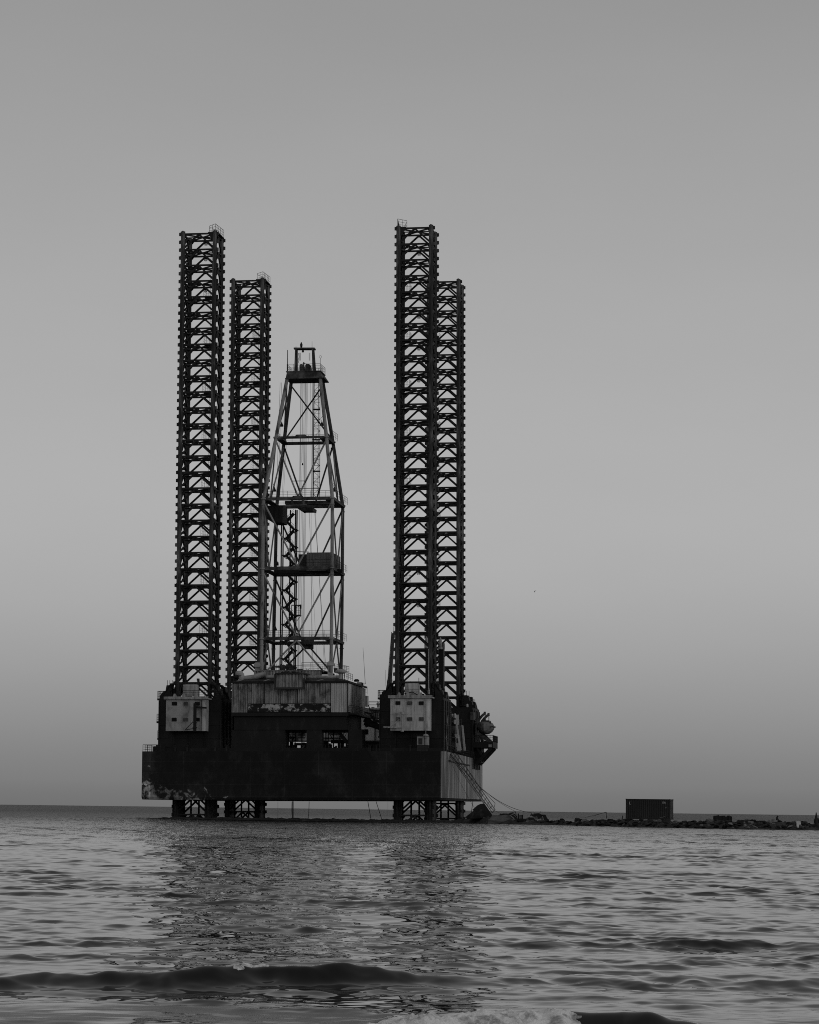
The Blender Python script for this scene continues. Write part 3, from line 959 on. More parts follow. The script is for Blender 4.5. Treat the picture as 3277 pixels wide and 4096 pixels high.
b.rail([Vector((P(1207, 2682, YS + i0).x, YS + i0, zf)), Vector((P(1310, 2682, YS + i0).x, YS + i0, zf)), Vector((P(1310, 2682, YS + i0).x + 1.6, YS + SD - 3, zf))], 1.15, 4, 1.25, 0.026)
b.rail([Vector((P(1014, 2682, YS + i0).x, YS + i0 + 6, zf)), Vector((P(1310, 2682, YS + i0).x + 1.6, YS + SD - 3, zf))], 1.15, 3, 1.4, 0.024)
x2 = SX1 - 0.6
b.rail([(x2 - 1.2, YS + 6.5, SZ1 + 1.2), (x2 - 0.6, YS + SD - 6, SZ1 + 0.9)], 1.0, 3, 1.2, 0.03)
for uu in (1348, 1371, 1378, 1392):
    p = P(uu, 2728, YS + 0.3)
    b.tube((p.x, YS + 0.3, p.z), (p.x, YS + 0.3, p.z + 1.35), 0.045, None, 5)
b.build('floor_railing', M['wire'], sub)
b = MB()                                                    # walkway round the right corner and stairs towards the right deckhouse
zw = P(1400, 2850, YS).z
xw = SX1
b.box((xw, YS + 0.5, zw - 0.3), (xw + 1.1, YS + SD + 0.5, zw))
b.rail([(xw + 0.1, YS + 0.4, zw), (xw + 1.1, YS + 0.4, zw), (xw + 1.1, YS + SD, zw)], 1.05, 4, 0.9, 0.032)
ys2 = YS + SD - 1
b.beam(P(1459, 2877, ys2), P(1526, 2914, ys2), 1.0, 0.85)
b.beam(P(1462, 2850, ys2), P(1485, 2855, ys2), 1.0, 0.25)
b.beam(P(1480, 2853, ys2), P(1502, 2884, ys2), 1.0, 0.35)
b.beam(P(1496, 2884, ys2), P(1540, 2889, ys2), 1.4, 0.4)
b.beam(P(1459, 2892, ys2), P(1524, 2912, ys2), 0.9, 0.75)
b.beam(P(1462, 2905, ys2), P(1478, 2897, ys2), 0.9, 0.5)
b.rail([P(1494, 2884, ys2 - 0.5), P(1535, 2888, ys2 - 0.5)], 1.35, 2, 0.35, 0.05)
b.rail([P(1473, 2826, ys2 - 0.5), P(1500, 2880, ys2 - 0.5)], 0.25, 1, 0.5, 0.05)
b.rail([P(1461, 2874, ys2 - 0.4), P(1518, 2900, ys2 - 0.4)], 0.95, 2, 0.55, 0.04)
b.rail([P(1517, 2944, ys2 - 0.5), P(1534, 2946, ys2 - 0.5)], 1.4, 2, 0.35, 0.05)
b.beam(P(1515, 2948, ys2), P(1540, 2949, ys2), 1.2, 0.25)
p = P(1472, 2929, ys2)
b.tube((p.x - 2.5, ys2 - 1, p.z), (p.x + 0.2, ys2 - 1, p.z), 0.42, None, 12)
b.build('walkway', M['black'], sub)
b = MB()                                                    # dark mass of machinery between the walkway and the deck
boxpx(b, 1392, 2920, 1452, 3010, YS + 4.5, YS + 6.5)
boxpx(b, 1440, 2966, 1540, 3010, YS + 16, YS + 18)
for i in range(16):
    u = random.uniform(1395, 1535)
    v_ = random.uniform(2968, 2990)
    boxpx(b, u, v_, u + random.uniform(4, 12), 3008, YS + 3 + random.random() * 3, YS + 8)
b.build('machinery', M['black'], sub)

# ---- accommodation block at the back of the deck
YA = TY + 1.0
b = MB()
boxpx(b, 1120, 2914, 1556, 2962, YA, YA + 9)
boxpx(b, 1405, 2831, 1556, 2914.4, YA + 2, YA + 9)
acc = b.build('accommodation_block', M['white'], rig)
b = MB()
for u0, v0, u1, v1 in ((1476, 2838, 1526, 2841.5), (1476, 2836, 1490, 2839), (1136, 2948, 1220, 2951), (1285, 2950, 1382, 2953)):
    boxpx(b, u0, v0, u1, v1, YA - 0.4, YA + 2.3)
for u in (1501,):
    p, q = P(u, 2842, YA - 0.1), P(u, 2962, YA - 0.1)
    b.tube((p.x, YA - 0.12, q.z), (p.x, YA - 0.12, p.z), 0.09, None, 6)
boxpx(b, 1182, 2918, 1190, 2962, YA - 1.2, YA - 0.2)
boxpx(b, 1192, 2921, 1219, 2944, YA - 0.25, YA + 0.2)
boxpx(b, 1317, 2920, 1360, 2938, YA - 0.25, YA + 0.2)
b.build('trim', M['roof'], acc)
b = MB()
za = P(1500, 2830, YA + 2).z
b.rail([(P(1476, 2830, YA + 2).x, YA + 2.1, za), (P(1545, 2830, YA + 2).x, YA + 2.1, za)], 1.05, 4, 1.7, 0.035)
b.cut()
b.rail([P(1474, 2880, YA - 0.6), P(1545, 2882, YA - 0.6)], 1.05, 4, 0.6, 0.03)
b.cut()
b.rail([P(1136, 2947, YA - 0.5), P(1222, 2947, YA - 0.5)], 1.05, 3, 0.9, 0.03)
b.build_each('railing', M['wire'], acc)
b = MB()
b.lathe(P(1513.5, 2830, YA + 3), [(0.2, 0), (0.2, 0.45), (0.42, 0.5), (0.36, 0.66), (0.08, 0.8), (0.05, 0.95)], 12)
b.cut()
boxpx(b, 1486, 2828, 1496, 2836, YA + 2.0, YA + 2.8)
b.build_each('mushroom_vent', M['duct'], acc)
b = MB()                                                    # pale vessels standing on the deck under the drill floor
for u0, u1, v0, v1 in ((1299, 1319, 2970, 3004), (1355, 1378, 2969, 2998), (1208, 1223, 2969, 2999), (1163, 1168, 2978, 3000)):
    p, q = P(u0, v0, 20), P(u1, v1, 20)
    r_ = abs(q.x - p.x) / 2
    b.lathe(((p.x + q.x) / 2, 20, q.z), [(r_, -1), (r_, (p.z - q.z) * 0.75), (r_ * 0.8, (p.z - q.z) * 0.93), (r_ * 0.2, p.z - q.z)], 14)
    b.cut()
b.build_each('mud_tank', M['white'], rig)
b = MB()
for u0, u1, v0, v1 in ((1299, 1319, 2970, 3004), (1208, 1223, 2969, 2999)):
    for k in range(3):
        p, q = P(u0 - 2, v0 + 11 + k * 8, 18.5), P(u1 + 2, v0 + 12 + k * 8, 18.5)
        b.tube(p, q, 0.06, None, 5)
    p, q = P((u0 + u1) / 2, v0 + 8, 18.5), P((u0 + u1) / 2, v1, 18.5)
    b.tube(p, q, 0.06, None, 5)
    b.cut()
b.build_each('pipework', M['wire'], rig)

# whip aerial and roof gear behind the substructure corner
b = MB()
ya = YS + SD - 1
b.tube(P(1461.5, 2734, ya), P(1452.5, 2590, ya), 0.04, 0.02, 5)
b.path([P(1455, 2733, ya), P(1463, 2732, ya), P(1461, 2737, ya), P(1456, 2736, ya)], 0.03)
boxpx(b, 1446, 2731, 1452, 2748, ya, ya + 0.6)
pl = P(1427, 2722, ya)
b.lathe((pl.x, ya, pl.z), [(0.4, -0.2), (0.42, 0.0), (0.45, 0.05)], 8)
b.prism([(pl.x - 0.38, pl.z + 0.03), (pl.x + 0.38, pl.z + 0.03), (pl.x + 0.22, pl.z + 0.2), (pl.x - 0.22, pl.z + 0.2)], ya - 0.3, ya + 0.3)
b.build('aerial', M['wire'], sub)
b = MB()
boxpx(b, 1428, 2729, 1446, 2752, ya, ya + 1.5)
b.cut()
boxpx(b, 1461, 2783, 1469, 2826, ya + 1, ya + 2.5)
b.build_each('locker', M['white_dim'], sub)
b = MB()
b.rail([P(1456, 2776, ya + 0.5), P(1469, 2778, ya + 0.5)], 1.05, 3, 0.5, 0.035)
b.build('ladder_cage', M['wire'], sub)

# ================================================================== derrick
YDF = -1.6
YDB = YDF + 10.6
ZL = {0: ZFL - 0.2, 1: z_of(1185, 2554, YDF), 2: z_of(1190, 2273, YDF), 3: z_of(1192, 1994, YDF), 4: z_of(1204, 1749, YDF + 2.2), 5: z_of(1214, 1514, YDF + 3.45)}
UX = {0: (1045.6, 1323.5, 1092.6, 1364), 1: (1047.5, 1326.5, 1095.0, 1367), 2: (1051.0, 1328.5, 1101.0, 1369.5), 3: (1054.8, 1330.0, 1107.0, 1371.5), 4: (1104.5, 1306.0, 1136.0, 1332.0), 5: (1148.5, 1281.5, 1165.0, 1292.0)}
YT = {0: (YDF, YDB), 1: (YDF, YDB), 2: (YDF, YDB), 3: (YDF, YDB), 4: (YDF + 2.2, YDB - 2.2), 5: (YDF + 3.45, YDB - 3.45)}
ND = {}
for k in range(6):
    yf, yb = YT[k]
    for nm, u, y in zip(('FL', 'FR', 'BL', 'BR'), UX[k], (yf, yf, yb, yb)):
        ND[nm, k] = Pz(u, ZL[k], y)
derrick = link('derrick', None, rig)
b = MB()                                                    # ring girders at each level
for k in (1, 2, 3, 4):
    for s0, s1 in (('FL', 'FR'), ('BL', 'BR'), ('FL', 'BL'), ('FR', 'BR')):
        a, c = ND[s0, k], ND[s1, k]
        b.beam(a, c, 0.4, 0.48 if k != 4 else 0.36)
        if s0 + s1 == 'FLFR':
            m = (a + c) / 2
            b.prism([(m.x - 1.2, m.z - 0.1), (m.x + 1.2, m.z - 0.1), (m.x + 0.7, m.z + 0.4), (m.x - 0.7, m.z + 0.4)], m.y - 0.32, m.y - 0.21)
        b.cut()
b.build_each('girder', M['girder'], derrick)
for nm in ('FL', 'FR', 'BL', 'BR'):
    b = MB()
    for k in range(5):
        r_ = 0.27 if k < 3 else 0.29
        b.tube(ND[nm, k], ND[nm, k + 1], r_, r_ * (1.0 if k < 3 else 0.96), 14)
    for k in (1, 2, 3, 4):                                  # flanges where the leg is spliced
        c = ND[nm, k]
        b.tube(c - Vector((0, 0, 0.1)), c + Vector((0, 0, 0.12)), 0.44, None, 12)
        b.tube(c - Vector((0, 0, 1.0)), c - Vector((0, 0, 0.88)), 0.35, None, 12)
    b.build('derrick_leg', M['derrick_light'] if nm[0] == 'F' else M['derrick_dark'], derrick)  # back legs get a darker grey than the front legs
def brace(a, c, r_, mat):
    bb = MB()
    bb.tube(a, c, r_, None, 10)
    return bb.build('brace', mat, derrick)
def mid(s0, s1, k, t=0.5): return ND[s0, k].lerp(ND[s1, k], t)
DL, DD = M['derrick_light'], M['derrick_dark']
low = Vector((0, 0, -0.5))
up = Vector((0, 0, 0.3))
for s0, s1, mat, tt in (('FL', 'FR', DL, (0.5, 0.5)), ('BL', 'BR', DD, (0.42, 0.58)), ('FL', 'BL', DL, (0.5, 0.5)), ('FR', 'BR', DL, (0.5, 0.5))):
    face = s0 + s1
    side = s0[1] == s1[1]
    r_ = 0.14 if not side else 0.12
    for k in (1, 2, 3):                                     # V braces in each bay
        brace(ND[s0, k + 1] + low, mid(s0, s1, k, tt[0]) + up, r_, mat)
        brace(ND[s1, k + 1] + low, mid(s0, s1, k, tt[1]) + up, r_, mat)
    brace(mid(s0, s1, 1) - up, ND[s0, 0].lerp(ND[s1, 0], 0.06), r_, mat)
    brace(mid(s0, s1, 1) - up, ND[s0, 0].lerp(ND[s1, 0], 0.33 if s0 == 'XX' else 0.9), r_, mat)
    if side or s0 == 'BL':                                  # crossed braces under the crown
        brace(ND[s0, 5] + low, ND[s1, 4] + up, 0.12, DD)
        brace(ND[s1, 5] + low, ND[s0, 4] + up, 0.12, DD)
    # short ties across the V of the third bay
    if not side:
        a = (ND[s0, 4] + low).lerp(mid(s0, s1, 3, tt[0]), 0.70)
        c = (ND[s1, 4] + low).lerp(mid(s0, s1, 3, tt[1]), 0.70)
        brace(a, c, 0.05, DD)
b = MB()                                                    # node box of the back girder and its strut
m = mid('BL', 'BR', 1)
b.box((m.x - 0.9, m.y - 0.4, m.z - 1.0), (m.x + 0.9, m.y + 0.4, m.z + 0.9))
b.beam(m + Vector((-1.4, 0, -4.4)), m + Vector((1.2, 0, -4.4)), 0.22, 0.24)
b.build('node_box', M['girder'], derrick)
b = MB()
# walkway decks with toothed underside at the levels
for k, dz in ((4, 0.0), (3, -0.02), (2, 0.0), (1, 0.0)):
    fl, fr, bl, br = (ND[n_, k] for n_ in ('FL', 'FR', 'BL', 'BR'))
    zz = fl.z - 0.3
    w = 1.1
    b.box((bl.x, bl.y - w, zz), (br.x, br.y + 0.1, zz + 0.14))
    b.box((fl.x, fl.y, zz), (fl.x + w, bl.y, zz + 0.14))
    b.box((fr.x - w, fr.y, zz + 0.003), (fr.x + 0.3, br.y, zz + 0.143))
    n = 40
    for i in range(n):
        x = bl.x + (br.x - bl.x) * (i + 0.3) / n
        b.box((x, bl.y - w, zz - 0.1), (x + 0.1, bl.y - w + 0.1, zz - 0.003))
    b.cut()
b.build_each('walkway', M['girder'], derrick)
b = MB()
for k in (4, 3, 2, 1):
    fl, fr, bl, br = (ND[n_, k] + Vector((0, 0, 0.2)) for n_ in ('FL', 'FR', 'BL', 'BR'))
    b.rail([bl, br], 1.1, 4, 1.25, 0.022)
    b.rail([fl + Vector((-0.3, 1, 0)), bl + Vector((-0.5, 0, 0))], 1.1, 3, 1.4, 0.022)
    b.rail([fr + Vector((0.5, 0.6, 0)), br + Vector((0.7, 0.3, 0))], 1.1, 3, 1.4, 0.024)
    if k in (1, 3):
        b.rail([fl + Vector((0, 0.9, 0)), fr + Vector((0, 0.9, 0))], 1.1, 4, 1.25, 0.024)
    b.cut()
b.build_each('railing', M['wire'], derrick)
# crown
b = MB()
yf, yb = YT[5]
t0, t1 = P(1143, 1512, yf - 0.5), P(1297, 1512, yf - 0.5)
h0, h1 = P(1148, 1488, yf - 0.2), P(1281, 1488, yf - 0.2)
ycb = yb + 0.3
v = [(t0.x, yf - 0.5, t0.z), (t1.x - 0.35, yf - 0.5, t0.z), (t1.x, yb + 0.4, t0.z), (t0.x + 0.2, yb + 0.4, t0.z),
     (h0.x, yf - 0.2, h0.z), (h1.x, yf - 0.2, h0.z), (h1.x, ycb, h0.z), (h0.x, ycb, h0.z)]
b.add(v, [(0, 1, 5, 4), (1, 2, 6, 5), (2, 3, 7, 6), (3, 0, 4, 7), (4, 5, 6, 7), (3, 2, 1, 0)])
b.box((t0.x - 0.1, yf - 0.55, t0.z - 0.12), (t1.x, yb + 0.45, t0.z - 0.003))
for t in (0.18, 0.36, 0.52, 0.62, 0.8):
    x = h0.x + (h1.x - h0.x) * t
    b.beam((x, yf - 0.52, t0.z), (x, yf - 0.22, h0.z), 0.06, 0.06)
b.box((h0.x - 0.15, yf - 0.3, h0.z + 0.003), (h1.x + 0.15, ycb + 0.1, h0.z + 0.14))
crown = b.build('crown_block', M['girder'], derrick)
zc_ = h0.z + 0.14
b = MB()
b.rail([(h0.x, yf - 0.2, zc_), (h1.x, yf - 0.2, zc_), (h1.x + 0.1, ycb, zc_), (h0.x, ycb, zc_), (h0.x, yf - 0.2, zc_)], 1.1, 4, 1.1, 0.024)
b.build('crown_railing', M['wire'], derrick)
b = MB()
yg = (yf + yb) / 2
def U(u, v_, y): return P(u, v_, y)
for u in (1183, 1254):
    for dy, du in ((-1.0, 0), (1.0, 7 if u < 1200 else 8)):
        top = U(u + (3 if u < 1200 else -1), 1396, yg)
        bot = U(u - (2 if u < 1200 else 0) + du * 1.0, 1484, yg + dy)
        b.tube(Vector((bot.x, yg + dy, zc_)), Vector((top.x, yg + dy * 0.6, top.z)), 0.16, 0.12, 8)
p, q = U(1178, 1395.5, yg), U(1261, 1395.5, yg)
b.beam(p, q, 1.4, 0.22)
b.lathe(U(1212, 1406, yg), [(0.06, -0.15), (0.18, -0.1), (0.18, 0.1), (0.06, 0.3)], 10)
b.build('gin_pole_frame', M['girder'], derrick)
b = MB()
b.lathe(U(1205.5, 1393, yg), [(0.22, 0), (0.22, 0.12), (0.1, 0.2), (0.2, 0.3), (0.2, 0.7), (0.12, 0.75), (0.14, 0.8), (0.06, 0.98)], 10)
b.build('beacon', M['wire'], derrick)
b = MB()
for u0, u1 in ((1199, 1214.5), (1222, 1241)):
    p, q = U(u0, 1456, yg - 0.6), U(u1, 1479, yg - 0.6)
    cx, cz, r_ = (p.x + q.x) / 2, (p.z + q.z) / 2 + 0.1, abs(q.x - p.x) / 2
    for j in range(3):
        b.tube((cx, yg - 0.7 + j * 0.5, cz), (cx, yg - 0.5 + j * 0.5, cz), r_ * 1.1, None, 16)
    b.box((cx - r_, yg - 0.8, zc_), (cx + r_, yg + 0.9, cz - 0.1))
    b.cut()
b.build_each('crown_sheave', M['girder'], derrick)
b = MB()
b.tube(U(1215.5, 1484, yg), U(1215.5, 1448, yg), 0.1, None, 8)
b.tube(U(1211, 1455, yg), U(1220, 1454, yg), 0.08, None, 6)
b.tube(U(1226, 1466, yg), U(1224, 1453, yg), 0.07, None, 6)
b.build('valve', M['girder'], derrick)
b = MB()
b.tube(U(1150.5, 1486, yf), U(1150.8, 1400, yf), 0.075, 0.055, 6)
b.cut()
b.tube(U(1248.7, 1396, yg), U(1248.7, 1365.5, yg), 0.035, 0.02, 5)
b.cut()
b.tube(U(1184.3, 1395, yg), U(1184.3, 1385, yg), 0.06, 0.03, 6)
b.cut()
b.tube(U(1282, 1482, yg), U(1282, 1431, yg), 0.03, None, 5)
c = U(1282, 1427, yg)
b.path([c + Vector((0.2 * math.cos(t), 0, 0.2 * math.sin(t))) for t in [2 * math.pi * i / 14 for i in range(15)]], 0.02, 4)
b.build_each('aerial', M['wire'], derrick)
b = MB()
for u in (1199, 1202, 1237, 1240):
    b.tube(U(u, 1411, yg - 0.3), U(u, 1442, yg - 0.3), 0.03, None, 5)
b.path([U(1194, 1412, yg), U(1196.5, 1428, yg), U(1193, 1440, yg), U(1195, 1452, yg)], 0.04, 5)
b.build('hanging_chain', M['wire'], derrick)
# caged ladder mast in the upper half
b = MB()
ym = YDB - 4.5
cols = [(1252, 1248), (1256.5, 1253), (1274, 1272), (1280.5, 1279)]
for i, (ut, ub) in enumerate(cols):
    b.tube(P(ut, 1528, ym), P(ub, 1990, ym), 0.05 if i != 1 else 0.085, None, 5)
    if i in (0, 3):
        b.tube(P(ut, 1528, ym + 1.2), P(ub, 1990, ym + 1.2), 0.04, None, 5)
v_ = 1540
k = 0
while v_ < 1980:
    t = (v_ - 1528) / 462
    ul, ur = 1256 - 3 * t, 1280 - 1.5 * t
    b.tube(P(ul if k % 2 else ur, v_, ym), P(ur if k % 2 else ul, v_ + 23, ym), 0.03, None, 4)
    b.tube(P(ul, v_, ym), P(ur, v_, ym + 1.2), 0.03, None, 4)
    if k % 5 in (1, 2):
        for j in range(4):
            b.tube(P(ul, v_ + j * 6, ym), P(ur - 6, v_ + j * 6, ym), 0.022, None, 4)
    v_ += 23
    k += 1
for v_ in (1638, 1885, 1759):
    b.beam(P(1253, v_, ym), P(1280, v_, ym), 0.8, 0.14)
b.build('ladder_mast', M['wire'], derrick)
# stair tower in the lower half
b = MB()
yst = YDB - 3.4
for u in (1122.5, 1129.5, 1157.5, 1178.0, 1184.0):
    b.tube(P(u + 4, 2040, yst), P(u - 3, 2682, yst), 0.075, None, 6)
    b.tube(P(u + 6, 2040, yst + 2.0), P(u - 1, 2682, yst + 2.0), 0.06, None, 6)
v_ = 2052
k = 0
while v_ < 2640:
    t = (v_ - 2040) / 642
    du = 4 - 7 * t
    a, c = (1178 + du, 1140 + du) if k % 2 == 0 else (1140 + du, 1178 + du)
    y_ = yst + (0.4 if k % 2 else 1.5)
    b.beam(P(a - (6 if a > c else -6), v_ + 2, y_), P(c + (4 if a > c else -4), v_ + 33, y_), 0.8, 0.34)
    b.beam(P(c - 10 if c < a else c - 2, v_ + 34, yst + 1), P(c + 3 if c < a else c + 9, v_ + 34, yst + 1), 1.8, 0.2)
    b.tube(P(a - (6 if a > c else -6), v_ - 15, y_ - 0.4), P(c + (4 if a > c else -4), v_ + 16, y_ - 0.4), 0.025, None, 4)
    b.tube(P(a - (6 if a > c else -6), v_ - 7, y_ - 0.4), P(c + (4 if a > c else -4), v_ + 24, y_ - 0.4), 0.02, None, 4)
    for j in range(5):
        uu = a + (c - a) * j / 4
        vv = v_ + 31 * j / 4
        b.tube(P(uu, vv, y_ - 0.4), P(uu, vv - 16, y_ - 0.4), 0.02, None, 4)
    # cantilever bracket under each landing
    e = -1 if c < a else 1
    b.beam(P(c - e * 6, v_ + 47, yst + 0.2), P(c + e * 8, v_ + 36, yst + 0.2), 0.12, 0.12)
    v_ += 34.4
    k += 1
b.rail([P(1131, 2095, yst), P(1150, 2095, yst)], 1.3, 3, 0.4, 0.03)
b.build('stair_tower', M['wire'], derrick)
b = MB()                                                    # small crow's-nest landing on the stair tower
ycn = yst - 0.6
b.beam(P(1166, 2463, ycn), P(1203, 2462, ycn), 1.2, 0.2)
b.beam(P(1166, 2421, ycn), P(1204, 2421, ycn), 0.2, 0.14)
b.rail([P(1183, 2461, ycn - 0.5), P(1203, 2461, ycn - 0.5)], 1.5, 4, 0.4, 0.03)
for u in (1167, 1182, 1201):
    b.tube(P(u, 2462, ycn), P(u, 2421, ycn), 0.06, None, 5)
b.tube(P(1202, 2466, ycn), P(1188, 2483, ycn), 0.05, None, 5)
b.tube(P(1182, 2432, ycn), P(1202, 2422, ycn), 0.05, None, 5)
boxpx(b, 1199, 2418, 1204, 2434, ycn - 0.2, ycn + 0.2)
b.build('lookout_landing', M['wire'], derrick)
# hoisting lines
b = MB()
yw = (YDF + YDB) / 2
for ut, ub, vb, r_ in ((1203, 1190, 2682, 0.02), (1205.5, 1193, 2682, 0.03), (1210, 1207, 1850, 0.02), (1213.5, 1196, 2682, 0.022), (1218, 1203, 2682, 0.02),
                       (1222.5, 1209, 2682, 0.035), (1227, 1212, 2682, 0.022), (1231, 1214, 2682, 0.02), (1243, 1246, 1990, 0.022),
                       (1239, 1252, 2682, 0.02), (1259, 1304, 2682, 0.028), (1262, 1299, 2682, 0.02), (1245, 1248, 2682, 0.016), (1236, 1270, 2682, 0.014)):
    vt = 1527 if vb != 2682 or ut < 1235 else 2045
    b.tube(P(ut, vt, yw), P(ub, vb, yw), r_, None, 5)
    if ut == 1210:
        b.lathe(P(1210.5, 1858, yw), [(0.12, -0.1), (0.12, 0.1), (0.04, 0.25)], 8)
    b.cut()
for u in (1134, 1139):
    b.tube(P(u + 8, 1760, yw + 2), P(u - 6, 2000, yw + 2), 0.016, None, 4)
    b.cut()
for u in (1083, 1089):
    b.tube(P(u + 38, 1530, yw + 2), P(u, 2680, yw + 3), 0.022, None, 4)
    b.cut()
b.build_each('hoisting_line', M['wire'], derrick)
# lamps hanging on the back-left leg
b = MB()
for k, u, v_ in ((4, 1127, 1700), (3, 1098, 1960), (2, 1108, 2255), (3, 1337, 1960), (1, 1101, 2515), (4, 1288, 1697)):
    p = P(u, v_, YDB - 1.5)
    b.lathe(p, [(0.28, -0.25), (0.3, -0.1), (0.12, 0.3), (0.05, 0.5)], 8)
    b.path([p + Vector((0, 0, 0.4)), p + Vector((-0.2, 0, 0.9)), p + Vector((0.1, 0, 1.3))], 0.03, 4)
    b.cut()
b.build_each('lamp', M['wire'], derrick)
# hoist cabin and travelling trolley under level 3
b = MB()
yc0 = YDF + 2.0
boxpx(b, 1066, 2022, 1131, 2074, yc0, yc0 + 4)
a1 = [P(1066, 2074, yc0), P(1131, 2074, yc0), P(1130, 2090, yc0), P(1090, 2090, yc0)]
b.prism([(p.x, p.z) for p in a1], yc0, yc0 + 4)
for u in (1099, 1116):
    boxpx(b, u, 2026, u + 1.5, 2070, yc0 - 0.1, yc0 - 0.003)
b.build('hoist_cabin', M['black'], derrick)
b = MB()
a1 = [P(1193, 2036, yw), P(1261, 2036, yw), P(1259, 2049, yw), P(1252, 2047, yw), P(1218, 2047, yw), P(1213, 2049, yw)]
b.prism([(p.x, p.z) for p in a1], yw - 1.5, yw + 1.5)
for u0, u1 in ((1140, 1230), (1225, 1318)):
    a, c = P(u0, 2003, YDF + 2), P(u1, 2016, YDF + 2)
    b.box((a.x, YDF + 2, a.z), (c.x, YDF + 3, c.z))
for u in (1168, 1214):
    b.beam(P(u, 1998, YDF - 0.3), P(u + 3, 2018, YDF - 0.3), 0.25, 0.4)
b.build('trolley_beam', M['girder'], derrick)
# corrugated windwall of the monkey board on level 2
ywn = YDF + 3.2
b = MB()
a, c = P(1191.5, 2210.5, ywn), P(1321, 2266, ywn)
z0, z1 = ND['FL', 2].z - 0.1, a.z
mx = P(1227, 2230, ywn).x
b.corrugated((mx, ywn), (P(1333, 2230, ywn).x, ywn), z0, z1, 0.24, 0.05, 0.04, (0, -1, 0), 0)
b.corrugated((a.x, ywn + 0.6), (mx, ywn + 0.6), z0, z1 - 0.2, 0.24, 0.05, 0.04, (0, -1, 0), 1)
xe = P(1333, 2230, ywn).x
xe2 = P(1362, 2230, YDB - 1).x
b.corrugated((xe, ywn), (xe2, YDB - 1), z0, z1 - 0.1, 0.24, 0.05, 0.04, (1, -0.1, 0), 0)
b.build('windwall', [M['windwall'], M['roof']], derrick)
b = MB()
b.rail([(mx, YDF + 1.2, ND['FL', 2].z + 0.2), (xe, YDF + 1.2, ND['FL', 2].z + 0.2)], 1.2, 3, 1.6, 0.035)
boxpx(b, 1100, 2279, 1370, 2292, YDF + 4, YDF + 5)
for u in (1108, 1160):
    boxpx(b, u, 2249, u + 5, 2262, YDB - 1.6, YDB - 1.2)
b.tube(P(1178, 2206.5, ywn), P(1235, 2208, ywn), 0.06, None, 5)
b.build('monkey_board', M['black'], derrick)
# odds and ends on the drill floor at the foot of the derrick
b = MB()
for u0, v0, u1, v1, y in ((1098, 2664, 1121, 2669, 4), (1122, 2660, 1137, 2683, 3), (1145, 2662, 1172, 2683, 5), (1187, 2676, 1209, 2679, 2), (1085, 2672, 1096, 2683, 4), (1336, 2672, 1346, 2690, 3)):
    boxpx(b, u0, v0, u1, v1, y, y + 1.2)
for k in range(16):
    u = random.uniform(1130, 1180)
    b.tube(P(u, 2684, 4), P(u + random.uniform(-8, 8), random.uniform(2655, 2670), 4), 0.05, None, 5)
c = P(1231, 2676, 1)
b.path([c + Vector((0.24 * math.cos(t), 0, 0.24 * math.sin(t) + 0.1)) for t in [math.pi + math.pi * i / 8 for i in range(9)]], 0.035, 5)
b.tube(c + Vector((0, 0, -0.15)), c + Vector((0, 0, -0.5)), 0.06, None, 6)
b.build('drill_floor_gear', M['girder'], derrick)

# ---- inclined crane boom left of the right front leg, exhaust stacks right of it
b = MB()
yk = 6.0
b.tube(P(1558.5, 2745, yk), P(1574.5, 2532, yk), 0.32, 0.22, 10)
b.tube(P(1549.5, 2745, yk), P(1566, 2540, yk), 0.045, None, 5)
b.tube(P(1552.5, 2745, yk), P(1568.5, 2535, yk), 0.045, None, 5)
for i in range(14):
    t = i / 13
    b.tube(P(1549.5 + 16.5 * t, 2745 - 205 * t, yk), P(1552.5 + 17 * t, 2745 - 209 * t, yk), 0.035, None, 4)
for u, v0, v1 in ((1566.5, 2575, 2528), (1576, 2540, 2508)):
    b.tube(P(u, v0, yk), P(u, v1, yk), 0.07, 0.05, 5)
boxpx(b, 1566, 2540, 1578, 2550, yk - 0.3, yk + 0.3)
b.tube(P(1541, 2745, yk), P(1543.5, 2680, yk), 0.018, None, 4)
b.build('crane_boom', M['derrick_dark'], rig)
b = MB()
yx = 12.0
b.cut()
for u0, u1, v0, vc, pu, p0, p1 in ((1754, 1774, 2571, 2595, 1762.5, 2590, 2553), (1702, 1716, 2571, 2594, 1707, 2586, 2556)):
    b = MB()
    boxpx(b, u0, vc, u1, 2760, yx, yx + 1.6)
    stack = b.build('exhaust_stack', M['black'], rig)
    b = MB()
    boxpx(b, u0 - 0.8, v0, u1 + 0.6, vc - 0.1, yx - 0.06, yx + 1.7)
    b.build('stack_casing', M['girder'], stack)
    b = MB()
    p = P(pu, p0, yx - 0.1)
    b.lathe(p, [(0.26, 0), (0.26, 1.0), (0.2, 1.3), (0.08, 1.45), (0.05, 1.6)], 12)
    b.lathe(p + Vector((0, -0.1, -0.3)), [(0.3, 0), (0.36, 0.1), (0.36, 0.3), (0.2, 0.4)], 10)
    b.build('exhaust_pipe', M['duct'], stack)

